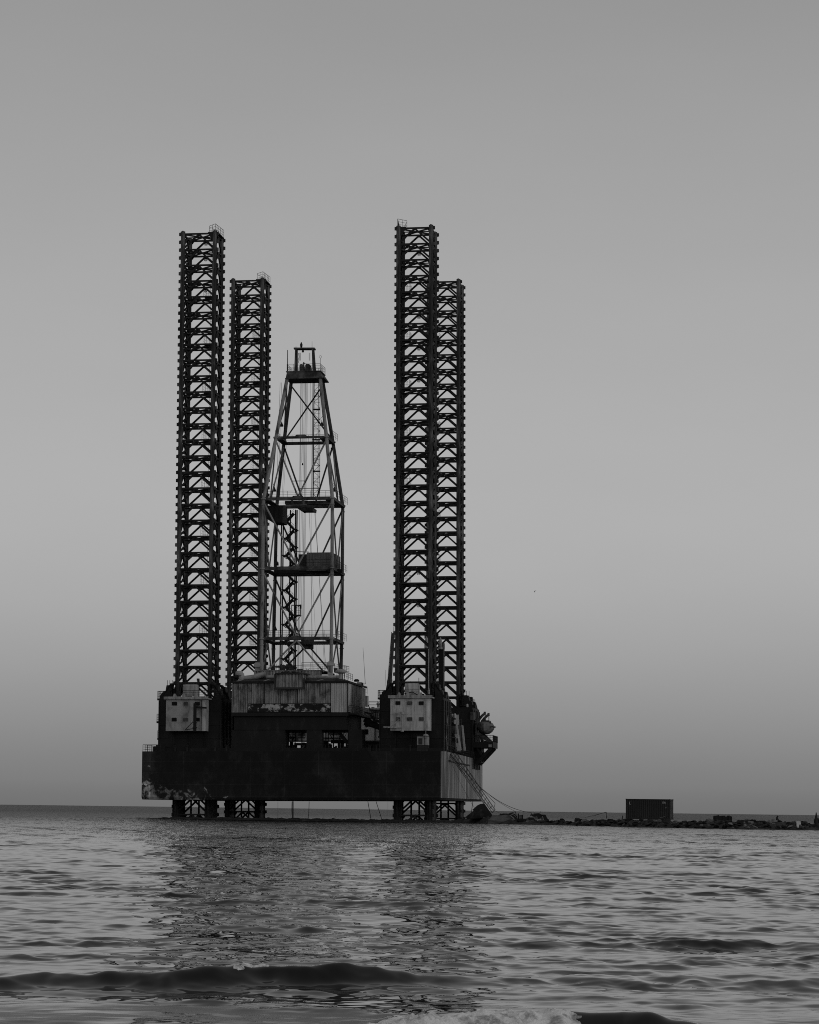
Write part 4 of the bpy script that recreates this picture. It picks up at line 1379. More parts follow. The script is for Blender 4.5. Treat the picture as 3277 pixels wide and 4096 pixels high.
# ---- right side of the deck: galleries, stairs, cables, small housings
sk = HX1 - 1.0
b = MB()
def gal(u0, v0, u1, v1, y, w=0.8, h=0.15):
    b.beam(P(u0, v0, y), P(u1, v1, y + 3), w, h)
    b.rail([P(u0, v0 - 1, y), P(u1, v1 - 1, y + 3)], 1.05, 3, 0.8, 0.04)
    b.cut()
gal(1722, 2916, 1766, 2914, -2)
gal(1795, 2885, 1816, 2893, 8)
gal(1787, 2947, 1815, 2951, 6)
gal(1850, 2822, 1900, 2826, TY - 4)
for u, v0, v1 in ((1738, 2945, 2995), (1767, 2915, 2950), (1727, 2798, 2918), (1786, 2890, 2944)):
    b.tube(P(u, v0, -3), P(u, v1, -3), 0.06, None, 5)
    b.cut()
b.build_each('side_gallery', M['black'], rig)
b = MB()
boxpx(b, 1735, 2925, 1764, 3004, -2, 6)
b.cut()
boxpx(b, 1764, 2890, 1782, 3004, 2, 10)
b.cut()
boxpx(b, 1786, 2896, 1822, 3006, 12, 20)
b.build_each('deck_housing', M['black'], rig)
b = MB()                                                    # crossed pale lashing rods
for (u0, v0, u1, v1) in ((1777, 2855, 1785, 2930), (1792, 2862, 1785, 2930), (1785, 2930, 1779, 3000), (1785, 2940, 1791, 3000), (1758, 2840, 1735, 2905), (1771, 2945, 1765, 2912)):
    b.tube(P(u0, v0, -1), P(u1, v1, -1), 0.05, None, 5)
    b.cut()
b.tube(P(1784, 2916, -1.2), P(1785, 2945, -1.2), 0.14, None, 8)
b.build_each('lashing_rod', M['duct'], rig)
b = MB()
boxpx(b, 1779, 2803, 1794, 2836, 9, 11)
b.cut()
boxpx(b, 1796, 2904, 1822, 2935, 11.5, 12)
b.cut()
boxpx(b, 1796, 2952, 1822, 2992, 11.5, 12)
b.cut()
boxpx(b, 1882, 2848, 1894, 2880, TY - JH - 0.6, TY - 2)
b.build_each('locker', M['girder'], rig)
b = MB()                                                    # two pale raft canisters and a lamp or two
for u, v_, r_ in ((1819.5, 2865, 0.26), (1809, 2862, 0.16), (1779, 2782, 0.24), (1763, 2797, 0.2), (1869.5, 2823, 0.18), (1747, 2874, 0.34), (1764.5, 2916, 0.2)):
    b.lathe(P(u, v_, 7), [(r_ * 0.6, -r_ * 1.3), (r_, -r_), (r_, r_ * 0.8), (r_ * 0.5, r_ * 1.6)], 10)
    b.cut()
boxpx(b, 1816, 2879, 1821.5, 2896, 8, 8.4)
b.build_each('deck_lamp', M['white'], rig)
# white-sided stair slanting down to the deck
b = MB()
yq = 10.0
def slab(pts, y0, y1, mi=0):
    pp = [P(u, v_, y0) for u, v_ in pts]
    b.prism([(p.x, p.z) for p in pp], y0, y1, mi)
slab([(1823.5, 2896), (1830.5, 2896), (1847, 3000), (1838, 3002)], yq, yq + 0.25)
slab([(1846, 2901), (1853, 2901.5), (1863, 3002), (1854, 3003)], yq + 1.2, yq + 1.45)
slab([(1818, 2936), (1831, 2936), (1838, 2972), (1845, 3003), (1828, 3003), (1822, 2955)], yq - 0.3, yq - 0.1)
slab([(1823.5, 2860), (1835.5, 2859), (1836, 2901), (1823.5, 2896)], yq + 1.8, yq + 1.9)
stair = b.build('stair', M['white'], rig)
b = MB()
for i in range(26):
    t = i / 25
    a, c = P(1833 + 14 * t, 2900 + 102 * t, yq + 0.3), P(1846.5 + 9 * t, 2900 + 102 * t, yq + 0.3)
    b.beam(a, c, 0.5, 0.05)
b.rail([P(1838, 2902, yq + 2.2), P(1846, 2900, yq + 2.2)], 0.9, 2, 0.4, 0.04)
slab([(1827, 2955), (1831, 2952), (1834, 2972), (1829, 2972)], yq - 0.4, yq - 0.33)
b.build('stair_tread', M['girder'], stair)

# ---- lifeboat platform with davits
YLB = 36.0
b = MB()
a, c = P(1911, 2978, YLB), P(1977, 2992, YLB)
b.box((a.x - 1.5, YLB - 2, c.z), (c.x, YLB + 6, a.z + 0.35))
for dy in (-1.6, 2.0, 5.4):
    t0_, t1_, t2_ = P(1913, 2992, YLB), P(1969, 2992, YLB), P(1922, 3058, YLB)
    b.beam((t1_.x, YLB + dy, t1_.z), (t2_.x - 0.6, YLB + dy, t2_.z), 0.4, 0.45)
    b.beam((t0_.x - 1, YLB + dy, t0_.z), (t2_.x - 1.0, YLB + dy, t2_.z + 0.8), 0.5, 0.5)
    m0 = P(1935, 3030, YLB)
    b.beam((t0_.x, YLB + dy, t0_.z), (m0.x, YLB + dy, m0.z), 0.28, 0.28)
    b.beam((t0_.x + 1, YLB + dy, t0_.z - 1.0), (t1_.x - 1.2, YLB + dy, t0_.z - 0.8), 0.2, 0.2)
boxpx(b, 1895, 2993, 1925, 3052, YLB + 1, YLB + 6)
plat = b.build('lifeboat_platform', M['black'], rig)
b = MB()
b.rail([(c.x, YLB - 2, a.z + 0.35), (c.x, YLB + 6, a.z + 0.35)], 1.1, 3, 0.7, 0.04)
b.rail([(a.x - 1.4, YLB - 2, a.z + 0.35), (c.x, YLB - 2, a.z + 0.35)], 1.1, 3, 0.45, 0.035)
b.rail([P(1895, 2905, YLB), P(1917, 2906, YLB)], 1.1, 4, 0.5, 0.04)
for i in range(12):
    u = random.uniform(1905, 1970)
    v_ = random.uniform(2962, 2975)
    boxpx(b, u, v_, u + 5, v_ + 12, YLB + random.random() * 3, YLB + 4)
b.build('platform_railing', M['wire'], plat)
b = MB()
boxpx(b, 1954, 2978, 1967, 2989, YLB - 2.1, YLB - 2.003)
b.build('platform_plate', M['hull_side'], plat)
for dy, du in ((-1.2, 0), (3.2, 15)):                       # two curved davit arms
    b = MB()
    arc = [(1913, 2962), (1907, 2935), (1905, 2912), (1908, 2894), (1915, 2880), (1926, 2866), (1936, 2857), (1943, 2853)]
    pts = [P(u + du, v_ + du * 0.3, YLB + dy) for u, v_ in arc]
    for i in range(len(pts) - 1):
        b.beam(pts[i], pts[i + 1], 0.35, 0.55 - 0.03 * i)
    tip = P(1941.5 + du, 2853 + du * 0.35, YLB + dy)
    b.box((tip.x - 0.25, YLB + dy - 0.2, tip.z - 0.25), (tip.x + 0.1, YLB + dy + 0.2, tip.z + 0.25))
    b.tube((tip.x - 0.02, YLB + dy, tip.z), (tip.x - 0.02, YLB + dy, tip.z - 1.25), 0.06, None, 6)
    b.beam(P(1912 + du, 2932, YLB + dy), P(1968 + du * 0.3, 2975, YLB + dy), 0.4, 0.5)
    b.beam(P(1908 + du, 2925, YLB + dy), P(1920 + du, 2970, YLB + dy), 0.25, 0.3)
    b.build('davit', M['girder'], plat)
# the lifeboat hangs in the davits: a thing of its own
lb = rig_thing('lifeboat', 'weathered enclosed lifeboat hanging in two davits on the right side of the rig', 'lifeboat')
b = MB()
cL = P(1944, 2911, YLB + 1.2)
wL = abs(P(1977, 2911, YLB + 1.2).x - cL.x)
hU, hD = abs(P(1944, 2886, YLB + 1.2).z - cL.z), abs(P(1944, 2938, YLB + 1.2).z - cL.z)
prof = [(0.0, -1.0), (0.35, -0.92), (0.72, -0.62), (0.95, -0.2), (1.0, 0.12), (0.97, 0.3), (0.8, 0.72), (0.45, 0.95), (0.0, 1.0)]
secs = [(-4.3, 0.05), (-3.9, 0.45), (-3.0, 0.82), (-1.6, 0.98), (0, 1.0), (1.8, 0.95), (3.2, 0.75), (4.0, 0.4), (4.3, 0.06)]
ring_n = len(prof) * 2 - 2
v = []
for yy, s in secs:
    pr = [(x, z) for x, z in prof] + [(-x, z) for x, z in reversed(prof[1:-1])]
    v += [(cL.x + x * wL * s, cL.y + yy * 0.8, cL.z + (z * hU if z > 0 else z * hD) * (0.45 + 0.55 * s)) for x, z in pr]
f = []
for k in range(len(secs) - 1):
    f += [(k * ring_n + i, k * ring_n + (i + 1) % ring_n, (k + 1) * ring_n + (i + 1) % ring_n, (k + 1) * ring_n + i) for i in range(ring_n)]
f += [tuple(range(ring_n)), tuple(reversed(range((len(secs) - 1) * ring_n, len(secs) * ring_n)))]
b.add(v, f)
b.build('boat_hull', M['boat'], lb)
b = MB()
for t in range(9):
    yy = -3 + t * 0.75
    b.box((cL.x + wL * 0.9, cL.y + yy * 0.8, cL.z + 0.1), (cL.x + wL * 1.04, cL.y + yy * 0.8 + 0.3, cL.z + 0.25))
b.box((cL.x - wL * 0.45, cL.y - 2.0, cL.z + hU * 0.85), (cL.x + wL * 0.5, cL.y + 1.5, cL.z + hU * 1.12))
b.box((cL.x + wL * 0.55, cL.y - 2.2, cL.z + hU * 0.55), (cL.x + wL * 0.78, cL.y - 1.7, cL.z + hU * 0.9))
b.box((cL.x - 0.15, cL.y - 1.5, cL.z + hU * 1.1), (cL.x + 0.15, cL.y - 1.2, cL.z + hU * 1.3))
b.build('canopy_hatch', M['girder'], lb)
b = MB()
b.tube((cL.x - wL * 0.95, cL.y - 3.0, cL.z + 0.1), (cL.x - wL * 1.03, cL.y, cL.z + 0.1), 0.06, None, 6)
b.tube((cL.x + wL * 0.78, cL.y - 2.7, cL.z + 0.06), (cL.x + wL * 1.02, cL.y - 0.5, cL.z + 0.06), 0.07, None, 6)
b.tube((cL.x + wL * 1.02, cL.y - 0.5, cL.z + 0.06), (cL.x + wL * 0.9, cL.y + 2, cL.z + 0.06), 0.07, None, 6)
b.build('rubbing_strake', M['wire'], lb)

# ---- white cabinet on the deck below the right deckhouse
cab = rig_thing('deck_cabinet', 'small pale cabinet on the deck below the right white deckhouse', 'cabinet')
b = MB()
a, c = boxpx(b, 1668.5, 2945, 1711, 2980, -JH - 2.4, -JH - 0.5)
b.build('cabinet_body', M['white_dim'], cab)
b = MB()
b.box((a.x - 0.08, -JH - 2.5, a.z + 0.003), (c.x + 0.08, -JH - 0.45, a.z + 0.08))
b.box((a.x, -JH - 2.3, HZ1), (c.x, -JH - 0.6, c.z - 0.003))
for u0, v0, u1, v1 in ((1674, 2953, 1690, 2978), (1697, 2950, 1699, 2980)):
    boxpx(b, u0, v0, u1, v1, -JH - 2.45, -JH - 2.403)
b.build('cabinet_door', M['roof'], cab)

# ---- steel gangway leaning from the deck corner down to the breakwater
gw = rig_thing('gangway', 'long steel gangway with handrails leaning from the rig deck down to the rocks', 'gangway')
g0, g1 = P(1789, 3008, -1.0), P(1934, 3212, -9.0)
g2 = P(1968, 3256, -11.0)
b = MB()
for dx in (-0.45, 0.45):
    off = Vector((0.1, dx, 0))
    b.beam(g0 + off, g1 + off, 0.1, 0.2)
    b.cut()
b.build_each('stringer', M['duct'], gw)
b = MB()
for i in range(40):
    c = g0.lerp(g1, (i + 0.5) / 40)
    b.box((c.x - 0.09, c.y - 0.42, c.z + 0.03), (c.x + 0.09, c.y + 0.42, c.z + 0.06))
    b.cut()
b.build_each('tread', M['girder'], gw)
b = MB()
for dx in (-0.48, 0.48):
    o = Vector((0.1, dx, 0.15))
    n = Vector((0.62, 0, 0.78))
    s0_, s1_ = g0 + o, g2 + o
    b.tube(s0_ + n * 0.95, s1_ + n * 0.6, 0.03, None, 6)
    b.tube(s0_ + n * 0.5, s1_ + n * 0.3, 0.025, None, 5)
    b.tube(s0_, s1_, 0.03, None, 5)
    for i in range(17):
        c = s0_.lerp(s1_, i / 16)
        b.tube(c, c + n * (0.95 - 0.35 * i / 16), 0.022, None, 5)
e0, e1 = g0.lerp(g2, 0.82) + Vector((0.5, -0.6, 0.4)), g0.lerp(g2, 0.92) + Vector((0.9, -0.6, 0.6))
b.path([g0.lerp(g2, 0.66) + Vector((0.7, -0.6, 0.75)), e1 + Vector((0.2, 0, 0.2)), e1 + Vector((0, 0, -0.6))], 0.035, 5)
b.build('handrail', M['wire'], gw)

# ---- mooring ropes and loose lines: each its own thing
def rope(name, a, c, sag, r_, label, cat, group=None):
    bb = MB()
    pts = []
    for i in range(25):
        t = i / 24
        p = a.lerp(c, t)
        p.z -= sag * 4 * t * (1 - t)
        pts.append(p)
    bb.path(pts, r_, 6)
    o = bb.build(name, M['wire'])
    return tag(o, label, cat, group)
def W(u, v_, y): return RIG_O + RIG_ROT @ P(u, v_, y)
def G(u, v_, Y):
    d = ray(u, v_)
    return EYE + d * (Y / d.y)
rope('mooring_rope', W(1803, 3012, 0), G(2126, 3251, 366), 1.9, 0.035, 'uppermost sagging mooring rope from the rig corner to the wrecked machinery on the rocks', 'rope', 'mooring ropes')
rope('mooring_rope', W(1800, 3014, 0), G(2062, 3246, 368), 1.0, 0.022, 'thinner mooring rope just below the uppermost one, ending at the leaning stakes', 'rope', 'mooring ropes')
rope('mooring_rope', W(1935, 3205, 0), G(2010, 3257, 368), 0.25, 0.025, 'short mooring rope beside the foot of the gangway above the grey pontoon', 'rope', 'mooring ropes')
rope('mooring_rope', W(1795, 3020, -4), G(1902, 3236, 372), 0.6, 0.022, 'slack dark line hanging across the grey hull side left of the gangway', 'rope', 'mooring ropes')
for u0, u1, v1, r_, lab in ((1112, 1112, 3272, 0.02, 'leftmost thin line hanging under the hull between the legs'),
                            (1168, 1164, 3274, 0.025, 'thin line hanging under the hull just left of the straight pipe'),
                            (1237, 1235, 3273, 0.045, 'single straight line hanging under the middle of the hull'),
                            (1472, 1484, 3275, 0.05, 'slanting line under the hull, left one of the leaning pair'),
                            (1505, 1527, 3276, 0.05, 'slanting line under the hull, right one of the leaning pair'),
                            (1552, 1552, 3262, 0.012, 'faint thread hanging under the hull beside the right front leg'),
                            (1892, 1886, 3252, 0.05, 'dark line hanging from the hull beside the tilted slab')):
    rope('hanging_line', W(u0, 3207, 8), G(u1, v1, 402 if u0 < 1800 else 376), 0.0, r_, lab, 'line', 'lines hanging under the hull')
b = MB()
p = W(1172, 3207, 8); q = G(1172, 3278, 402)
b.tube(p, q, 0.1, None, 8)
tag(b.build('riser_pipe', M['black']), 'thick straight dark pipe reaching from the hull down into the sea', 'pipe')

# ================================================================== breakwater and what lies on it
CL = [(330, 394, 0.0), (560, 393, 0.08), (700, 391, 0.32), (1000, 389, 0.36), (1500, 387, 0.36), (1800, 384, 0.40), (1870, 379, 0.75), (1930, 374, 1.1), (2000, 370, 0.9), (2200, 362, 0.55), (2290, 354, 0.55),
      (2330, 346, 0.78), (2420, 342, 0.85), (2600, 334, 0.82), (2760, 322, 0.75), (2900, 318, 0.92), (3150, 317, 0.98), (3280, 317, 0.72), (3800, 317, 0.8)]
def crest(u):
    for (u0, y0, h0_), (u1, y1, h1_) in zip(CL[:-1], CL[1:]):
        if u0 <= u <= u1:
            t = (u - u0) / (u1 - u0)
            return y0 + (y1 - y0) * t, h0_ + (h1_ - h0_) * t
b = MB()
US = [330 + i * 5.0 for i in range(int((3800 - 330) / 5) + 1)]
VS = [-9.0, -7.2, -5.6, -4.2, -3.0, -2.0, -1.0, 0.0, 1.0, 2.0, 3.2, 4.6, 6.5, 9.0]
k = len(VS)
for u in US:
    Yc, h = crest(u)
    p = at(u, Yc, 0)
    wd = 0.35 + 0.6 * min(1, h)
    for w in VS:
        prf = max(0.0, 1 - (abs(w) / 8.0) ** 1.35)
        z = h * prf * 0.95 - 0.5 * (1 - prf)
        x, y = p.x, p.y + w * wd
        nz = noise.fractal(Vector((x * 0.9, y * 0.9, 3.1)), 1.0, 2.0, 4) * 0.22 * (0.3 + h)
        nx = noise.noise(Vector((x * 1.3, y * 1.3, 9.0))) * 0.25
        b.v.append((x + nx, y, z + nz * (0.4 + prf)))
for i in range(len(US) - 1):
    for j in range(k - 1):
        b.f.append((i * k + j, (i + 1) * k + j, (i + 1) * k + j + 1, i * k + j + 1))
b.m = [0] * len(b.f)
bw = b.build('breakwater', M['mound'], None, True)
tag(bw, 'low dark rubble breakwater running from under the rig to the right edge', 'breakwater', None, 'structure')

def rock_mesh(seed, flat=0.75):
    r_ = random.Random(seed)
    bm = bmesh.new()
    for _ in range(16):
        d = Vector((r_.gauss(0, 1), r_.gauss(0, 1), r_.gauss(0, 1))).normalized()
        d *= r_.uniform(0.42, 0.56)
        bm.verts.new((d.x * 1.15, d.y, d.z * flat))
    res = bmesh.ops.convex_hull(bm, input=bm.verts)
    junk = list({g for g in res['geom_interior'] + res['geom_unused'] if isinstance(g, bmesh.types.BMVert)})
    bmesh.ops.delete(bm, geom=junk, context='VERTS')
    bmesh.ops.bevel(bm, geom=list(bm.edges), offset=0.03, segments=1, affect='EDGES')
    me = bpy.data.meshes.new('rock')
    bm.to_mesh(me)
    bm.free()
    me.materials.append(M['rock'])
    return me
rocks = [rock_mesh(40 + i, 0.6 + 0.05 * (i % 5)) for i in range(10)]
rr_ = random.Random(5)
count = 0
for i in range(285):
    if i < 235:
        u = 2300 + (3330 - 2300) * (i / 235) + rr_.uniform(-5, 5)
    else:
        u = rr_.uniform(1885, 2300)
    Yc, h = crest(u)
    w = rr_.choice([-0.1, -1.2, -2.2, -3.2, -4.0, -4.4]) + rr_.uniform(-0.4, 0.4)
    if i >= 235:
        w *= 0.6
    wd = 0.35 + 0.6 * min(1, h)
    prf = max(0.0, 1 - (abs(w) / 8.0) ** 1.35)
    z = h * prf * 0.95 - 0.5 * (1 - prf)
    s = rr_.choice([0.45, 0.6, 0.75, 0.9, 1.1]) * rr_.uniform(0.8, 1.15) * (0.95 if i < 235 else 0.75)
    p = at(u, Yc, 0)
    o = link('rock', rr_.choice(rocks), None, (p.x, p.y + w * wd, max(z, -0.1) + 0.06 * s))
    o.rotation_euler = (rr_.uniform(-0.5, 0.5), rr_.uniform(-0.5, 0.5), rr_.uniform(0, 6.28))
    o.scale = (s * rr_.uniform(0.9, 1.4), s, s * rr_.uniform(0.7, 1.0))
    tag(o, 'angular rock among the rubble of the breakwater', 'rock', 'rocks of the breakwater')

def stone(u, v_, w_px, h_px, Y, mat, label, flat=0.8, name='boulder', rot=0.0):
    c = G(u, v_, Y)
    me = rock_mesh(int(u), flat).copy()
    me.materials.clear()
    me.materials.append(mat)
    o = link(name, me, None, c)
    o.scale = (w_px * Y / F_PX / 1.1, h_px * Y / F_PX * 1.2, h_px * Y / F_PX / flat)
    o.rotation_euler = (0, rot, 0)
    return tag(o, label, 'rock')
stone(2921, 3297, 22, 15, 312, M['rock_light'], 'rounded pale boulder below the row of dark stakes')
stone(2981, 3304, 13, 17, 313, M['rock_light'], 'upright grey boulder in the rubble right of the dark stakes', 0.9)
stone(2807, 3302, 16, 10, 316, M['rock_light'], 'flat grey boulder at the waterline right of the container')
stone(3022, 3308, 30, 7, 312, M['rock_light'], 'long pale slab of rock sloping down in the rubble', 0.6, 'boulder', 0.45)
stone(3160, 3306, 26, 9, 312, M['rock_light'], 'long grey rock sloping up just left of the white block', 0.6, 'boulder', -0.35)
stone(2625, 3285, 16, 7, 330, M['rock_light'], 'pale rock directly in front of the shipping container')
stone(2933, 3310, 12, 7, 311, M['rock_light'], 'small pale stone at the waterline below the rounded boulder')
# white concrete block
b = MB()
c = G(3196, 3298, 312)
k_ = 312 / F_PX
b.prism([(-9 * k_, 8 * k_), (-7 * k_, 13 * k_), (5 * k_, 12 * k_), (8 * k_, 2 * k_), (-0.5 * k_, -1 * k_), (-1.5 * k_, -12 * k_), (-5 * k_, -13 * k_), (-9.5 * k_, -3 * k_), (-7.5 * k_, -2 * k_)], -0.3, 0.3)
o = b.build('concrete_block', M['block'])
o.location = c
tag(o, 'bright white broken block among the dark rubble near the right edge', 'block')

# shipping container
cont = link('shipping_container', None)
DC = 341.0
cpos = G(2504, 3276, DC)
corner = cpos.copy()
PSI = R(-15.6)
cont.location = corner
cont.rotation_euler = (0, 0, PSI)
tag(cont, 'dark steel shipping container standing on the breakwater', 'container')
CLn, CWd, CHt = 5.9, 2.44, 2.64
b = MB()
b.corrugated((0.12, 0.0), (CLn - 0.12, 0.0), 0.16, CHt - 0.12, 0.28, 0.04, 0.03, (0, -1, 0))
b.corrugated((CLn - 0.12, CWd), (0.12, CWd), 0.16, CHt - 0.12, 0.28, 0.04, 0.03, (0, 1, 0))
b.corrugated((0, CWd - 0.12), (0, 0.12), 0.16, CHt - 0.12, 0.28, 0.04, 0.03, (-1, 0, 0))
b.box((0.05, 0.08, CHt - 0.1), (CLn - 0.05, CWd - 0.08, CHt - 0.03))
b.box((0.05, 0.08, 0.1), (CLn - 0.05, CWd - 0.08, 0.2))
for x in [0.3 + i * 0.36 for i in range(16)]:
    b.box((x, 0.1, CHt - 0.03), (x + 0.16, CWd - 0.1, CHt + 0.0))
b.build('container_body', M['container'], cont)
b = MB()
for y in (0.06, CWd - 0.06):
    b.beam((0, y, 0.08), (CLn, y, 0.08), 0.13, 0.16)
    b.beam((0, y, CHt - 0.06), (CLn, y, CHt - 0.06), 0.12, 0.12)
    for x in (0.06, CLn - 0.06):
        b.box((x - 0.07, y - 0.07, 0.0), (x + 0.07, y + 0.07, CHt))
for x in (0.06, CLn - 0.06):
    b.beam((x, 0.13, 0.083), (x, CWd - 0.13, 0.083), 0.13, 0.15)
    b.beam((x, 0.13, CHt - 0.063), (x, CWd - 0.13, CHt - 0.063), 0.12, 0.12)
    for y in (0.08, CWd - 0.08):
        for z in (0.06, CHt - 0.06):
            b.box((x - 0.095, y - 0.095, z - 0.075), (x + 0.095, y + 0.095, z + 0.075))
b.build('container_frame', M['container'], cont)
b = MB()
for y0, y1 in ((0.14, CWd / 2 - 0.02), (CWd / 2 + 0.02, CWd - 0.14)):
    b.box((CLn - 0.1, y0, 0.18), (CLn - 0.03, y1, CHt - 0.14))
    for z in (0.25, 0.8, 1.35, 1.9, 2.3):
        b.box((CLn - 0.03, y0 + 0.04, z), (CLn - 0.01, y1 - 0.04, z + 0.1))
    for y in (y0 + 0.25, y1 - 0.25):
        b.tube((CLn + 0.02, y, 0.15), (CLn + 0.02, y, CHt - 0.12), 0.025, None, 6)
b.build('container_door', M['container_door'], cont)
b = MB()                                                    # worn white lettering on the long side
yl = -0.022
def mark(x0, z0, x1, z1):
    b.box((x0, yl, z0), (x1, yl + 0.018, z1))
k_ = DC / F_PX
def cm(u0, v0, u1, v1):
    f_ = 1 / math.cos(PSI + R(5.3))
    mark((u0 - 2504) * k_ * f_, (3276 - v1) * k_, (u1 - 2504) * k_ * f_, (3276 - v0) * k_)
cm(2517.3, 3209, 2519.3, 3218); cm(2517.8, 3208, 2521.5, 3209.5); cm(2518, 3217.2, 2522.5, 3219)
for u, v_, w in ((2648, 3206.5, 5), (2653.5, 3206, 3), (2657.5, 3208, 5), (2648, 3209.5, 3), (2652, 3209.5, 7), (2660, 3211, 3), (2648, 3212, 7), (2656.5, 3213, 4), (2658, 3215.5, 2)):
    cm(u, v_, u + w, v_ + 1.3)
cm(2661.5, 3227, 2664, 3229); cm(2661, 3229.5, 2663.5, 3232)
for i in range(6):
    cm(2638 + i * 3.6, 3268.5 - i * 0.7, 2641.6 + i * 3.6, 3269.2 - i * 0.7)
b.build('lettering', M['mark'], cont)
# chocks under the container
for u, v0, w_, lab in ((2512, 3277, 16, 'dark timber chock under the left end of the shipping container'), (2593, 3277, 6, 'small dark chock under the middle of the shipping container'), (2648, 3277, 18, 'dark timber chock under the right end of the shipping container')):
    b = MB()
    b.box((-w_ * k_ / 2, 0, -0.35), (w_ * k_ / 2, 2.0, 0.0))
    b.box((-w_ * k_ / 2 - 0.1, 0.3, -0.6), (w_ * k_ / 2 + 0.15, 1.7, -0.353))
    o = b.build('chock', M['rock'])
    o.location = G(u, 3276.5, DC - 0.9 + (2593 - u) * 0.004)
    o.location.z = corner.z - 0.01
    o.rotation_euler = (0, 0, PSI)
    tag(o, lab, 'chock', 'chocks under the container')

# row of rotten piles, upright posts, bent rod
def pile_group():
    b = MB()
    rp = random.Random(3)
    Yp = 320
    k2 = Yp / F_PX
    x = -36 * k2
    i = 0
    while x < 37 * k2:
        w = rp.uniform(5, 8) * k2
        h = rp.uniform(18, 24) * k2
        b.prism([(x, -0.6), (x + w, -0.6), (x + w, h * 0.9), (x + w * 0.7, h * 0.93), (x + w * 0.4, h), (x, h * 0.92)], rp.uniform(-0.1, 0.1), 0.6)
        x += w * 0.98
        i += 1
    b.box((-36 * k2, 0.1, 0.0), (37 * k2, 0.5, 0.45))
    o = b.build('timber_piling', M['black'])
    o.location = G(2892, 3285, Yp)
    tag(o, 'short dark row of rotten timber piles on top of the breakwater', 'piling')
pile_group()
b = MB()
k2 = 318 / F_PX
b.tube((-2 * k2, 0, -0.4), (0.5 * k2, 0, 10 * k2), 0.13, 0.12, 8)
b.tube((0.5 * k2, 0, 9 * k2), (3 * k2, 0, 16 * k2), 0.12, 0.1, 8)
b.tube((0, 0, 7 * k2), (8 * k2, 0, 1 * k2), 0.06, 0.05, 6)
o = b.build('broken_post', M['black']); o.location = G(3109, 3280, 318)
tag(o, 'bent dark post with a rope on the breakwater right of the timber piles', 'post')
b = MB()
b.lathe((0, 0, -0.5), [(0.35, 0), (0.3, 0.9), (0.16, 1.1), (0.05, 1.75)], 7)
b.tube((-0.1, 0, 0), (-0.05, 0, 0.75), 0.15, 0.1, 6)
b.tube((0.2, 0, 0.5), (0.55, 0, -0.2), 0.14, 0.12, 6)
o = b.build('broken_post', M['black']); o.location = G(3266, 3291, 317)
tag(o, 'dark pointed stump on the breakwater at the right edge', 'post')
b = MB()
b.tube(G(2380, 3262, 345), G(2421, 3249.5, 345), 0.035, None, 5)
b.tube(G(2421, 3249.5, 345), G(2427, 3249.5, 345), 0.035, None, 5)
b.tube(G(2425.5, 3249.5, 345), G(2427, 3274, 345), 0.045, None, 5)
b.tube(G(2380, 3262, 345), G(2340, 3270, 346), 0.025, None, 5)
b.build('bent_rod', M['wire'])
tag(bpy.data.objects['bent_rod'], 'thin bent rod sticking up from the breakwater left of the container', 'rod')
b = MB()
b.tube(G(2489, 3279, 341), G(2491.5, 3263, 341), 0.06, 0.05, 6)
b.build('stick', M['black'])
tag(bpy.data.objects['stick'], 'short upright stick just left of the container', 'stick')

# tilted slab under the foot of the gangway
Yb = 374
def px_prism(name, pts, Y, depth, mat, label, cat, group=None):
    b = MB()
    o_ = G(pts[0][0], pts[0][1], Y)
    pp = [G(u, v_, Y) - o_ for u, v_ in pts]
    b.prism([(p.x, p.z) for p in pp], 0, depth)
    o = b.build(name, mat)
    o.location = o_
    return tag(o, label, cat, group)
px_prism('tilted_slab', [(1924, 3216), (1938, 3214), (1971, 3262), (1965, 3272), (1880, 3272), (1886, 3262), (1897, 3242), (1892, 3240), (1901, 3232), (1912, 3222)], Yb, 4, M['black'],
         'big dark tilted slab on the rocks under the foot of the gangway', 'slab')
px_prism('tilted_slab', [(1896, 3244), (1930, 3236), (1952, 3272), (1870, 3276), (1862, 3270), (1875, 3259)], Yb - 2.2, 2.0, M['rock'],
         'dark broken slab lying against the front of the big tilted slab', 'slab')
# grey upturned pontoon
b = MB()
Yp = 366
o_ = G(2004, 3293, Yp)
ring = [(1950, 3296), (1958, 3278), (1978, 3261.5), (2037, 3259.5), (2058, 3277), (2066, 3296)]
for s, yy, lift in ((1.0, 0.0, 0), (0.92, 0.5, 0), (0.88, 3.0, 0), (0.96, 3.8, 0)):
    for u, v_ in ring:
        p = G(u, v_, Yp) - o_
        b.v.append((p.x * (1 if yy == 0 else s + 0.05), yy + (0.9 if v_ < 3270 and yy < 1 else 0), p.z * (1.0)))
k = len(ring)
for j in range(3):
    for i in range(k - 1):
        b.f.append((j * k + i, j * k + i + 1, (j + 1) * k + i + 1, (j + 1) * k + i))
b.f += [tuple(range(k)), tuple(reversed(range(3 * k, 4 * k)))]
b.m = [0] * len(b.f)
o = b.build('upturned_pontoon', M['pontoon']); o.location = o_
tag(o, 'grey upturned pontoon with sloping ends lying on the rocks right of the gangway', 'pontoon')
px_prism('dark_tarpaulin', [(1997, 3262), (2002, 3256), (2016, 3254), (2040, 3255), (2058, 3262), (2072, 3275), (2062, 3276), (2046, 3262), (2036, 3260)], 368.5, 1.2, M['black'],
         'dark crumpled sheet of scrap lying on top of the grey pontoon', 'scrap')
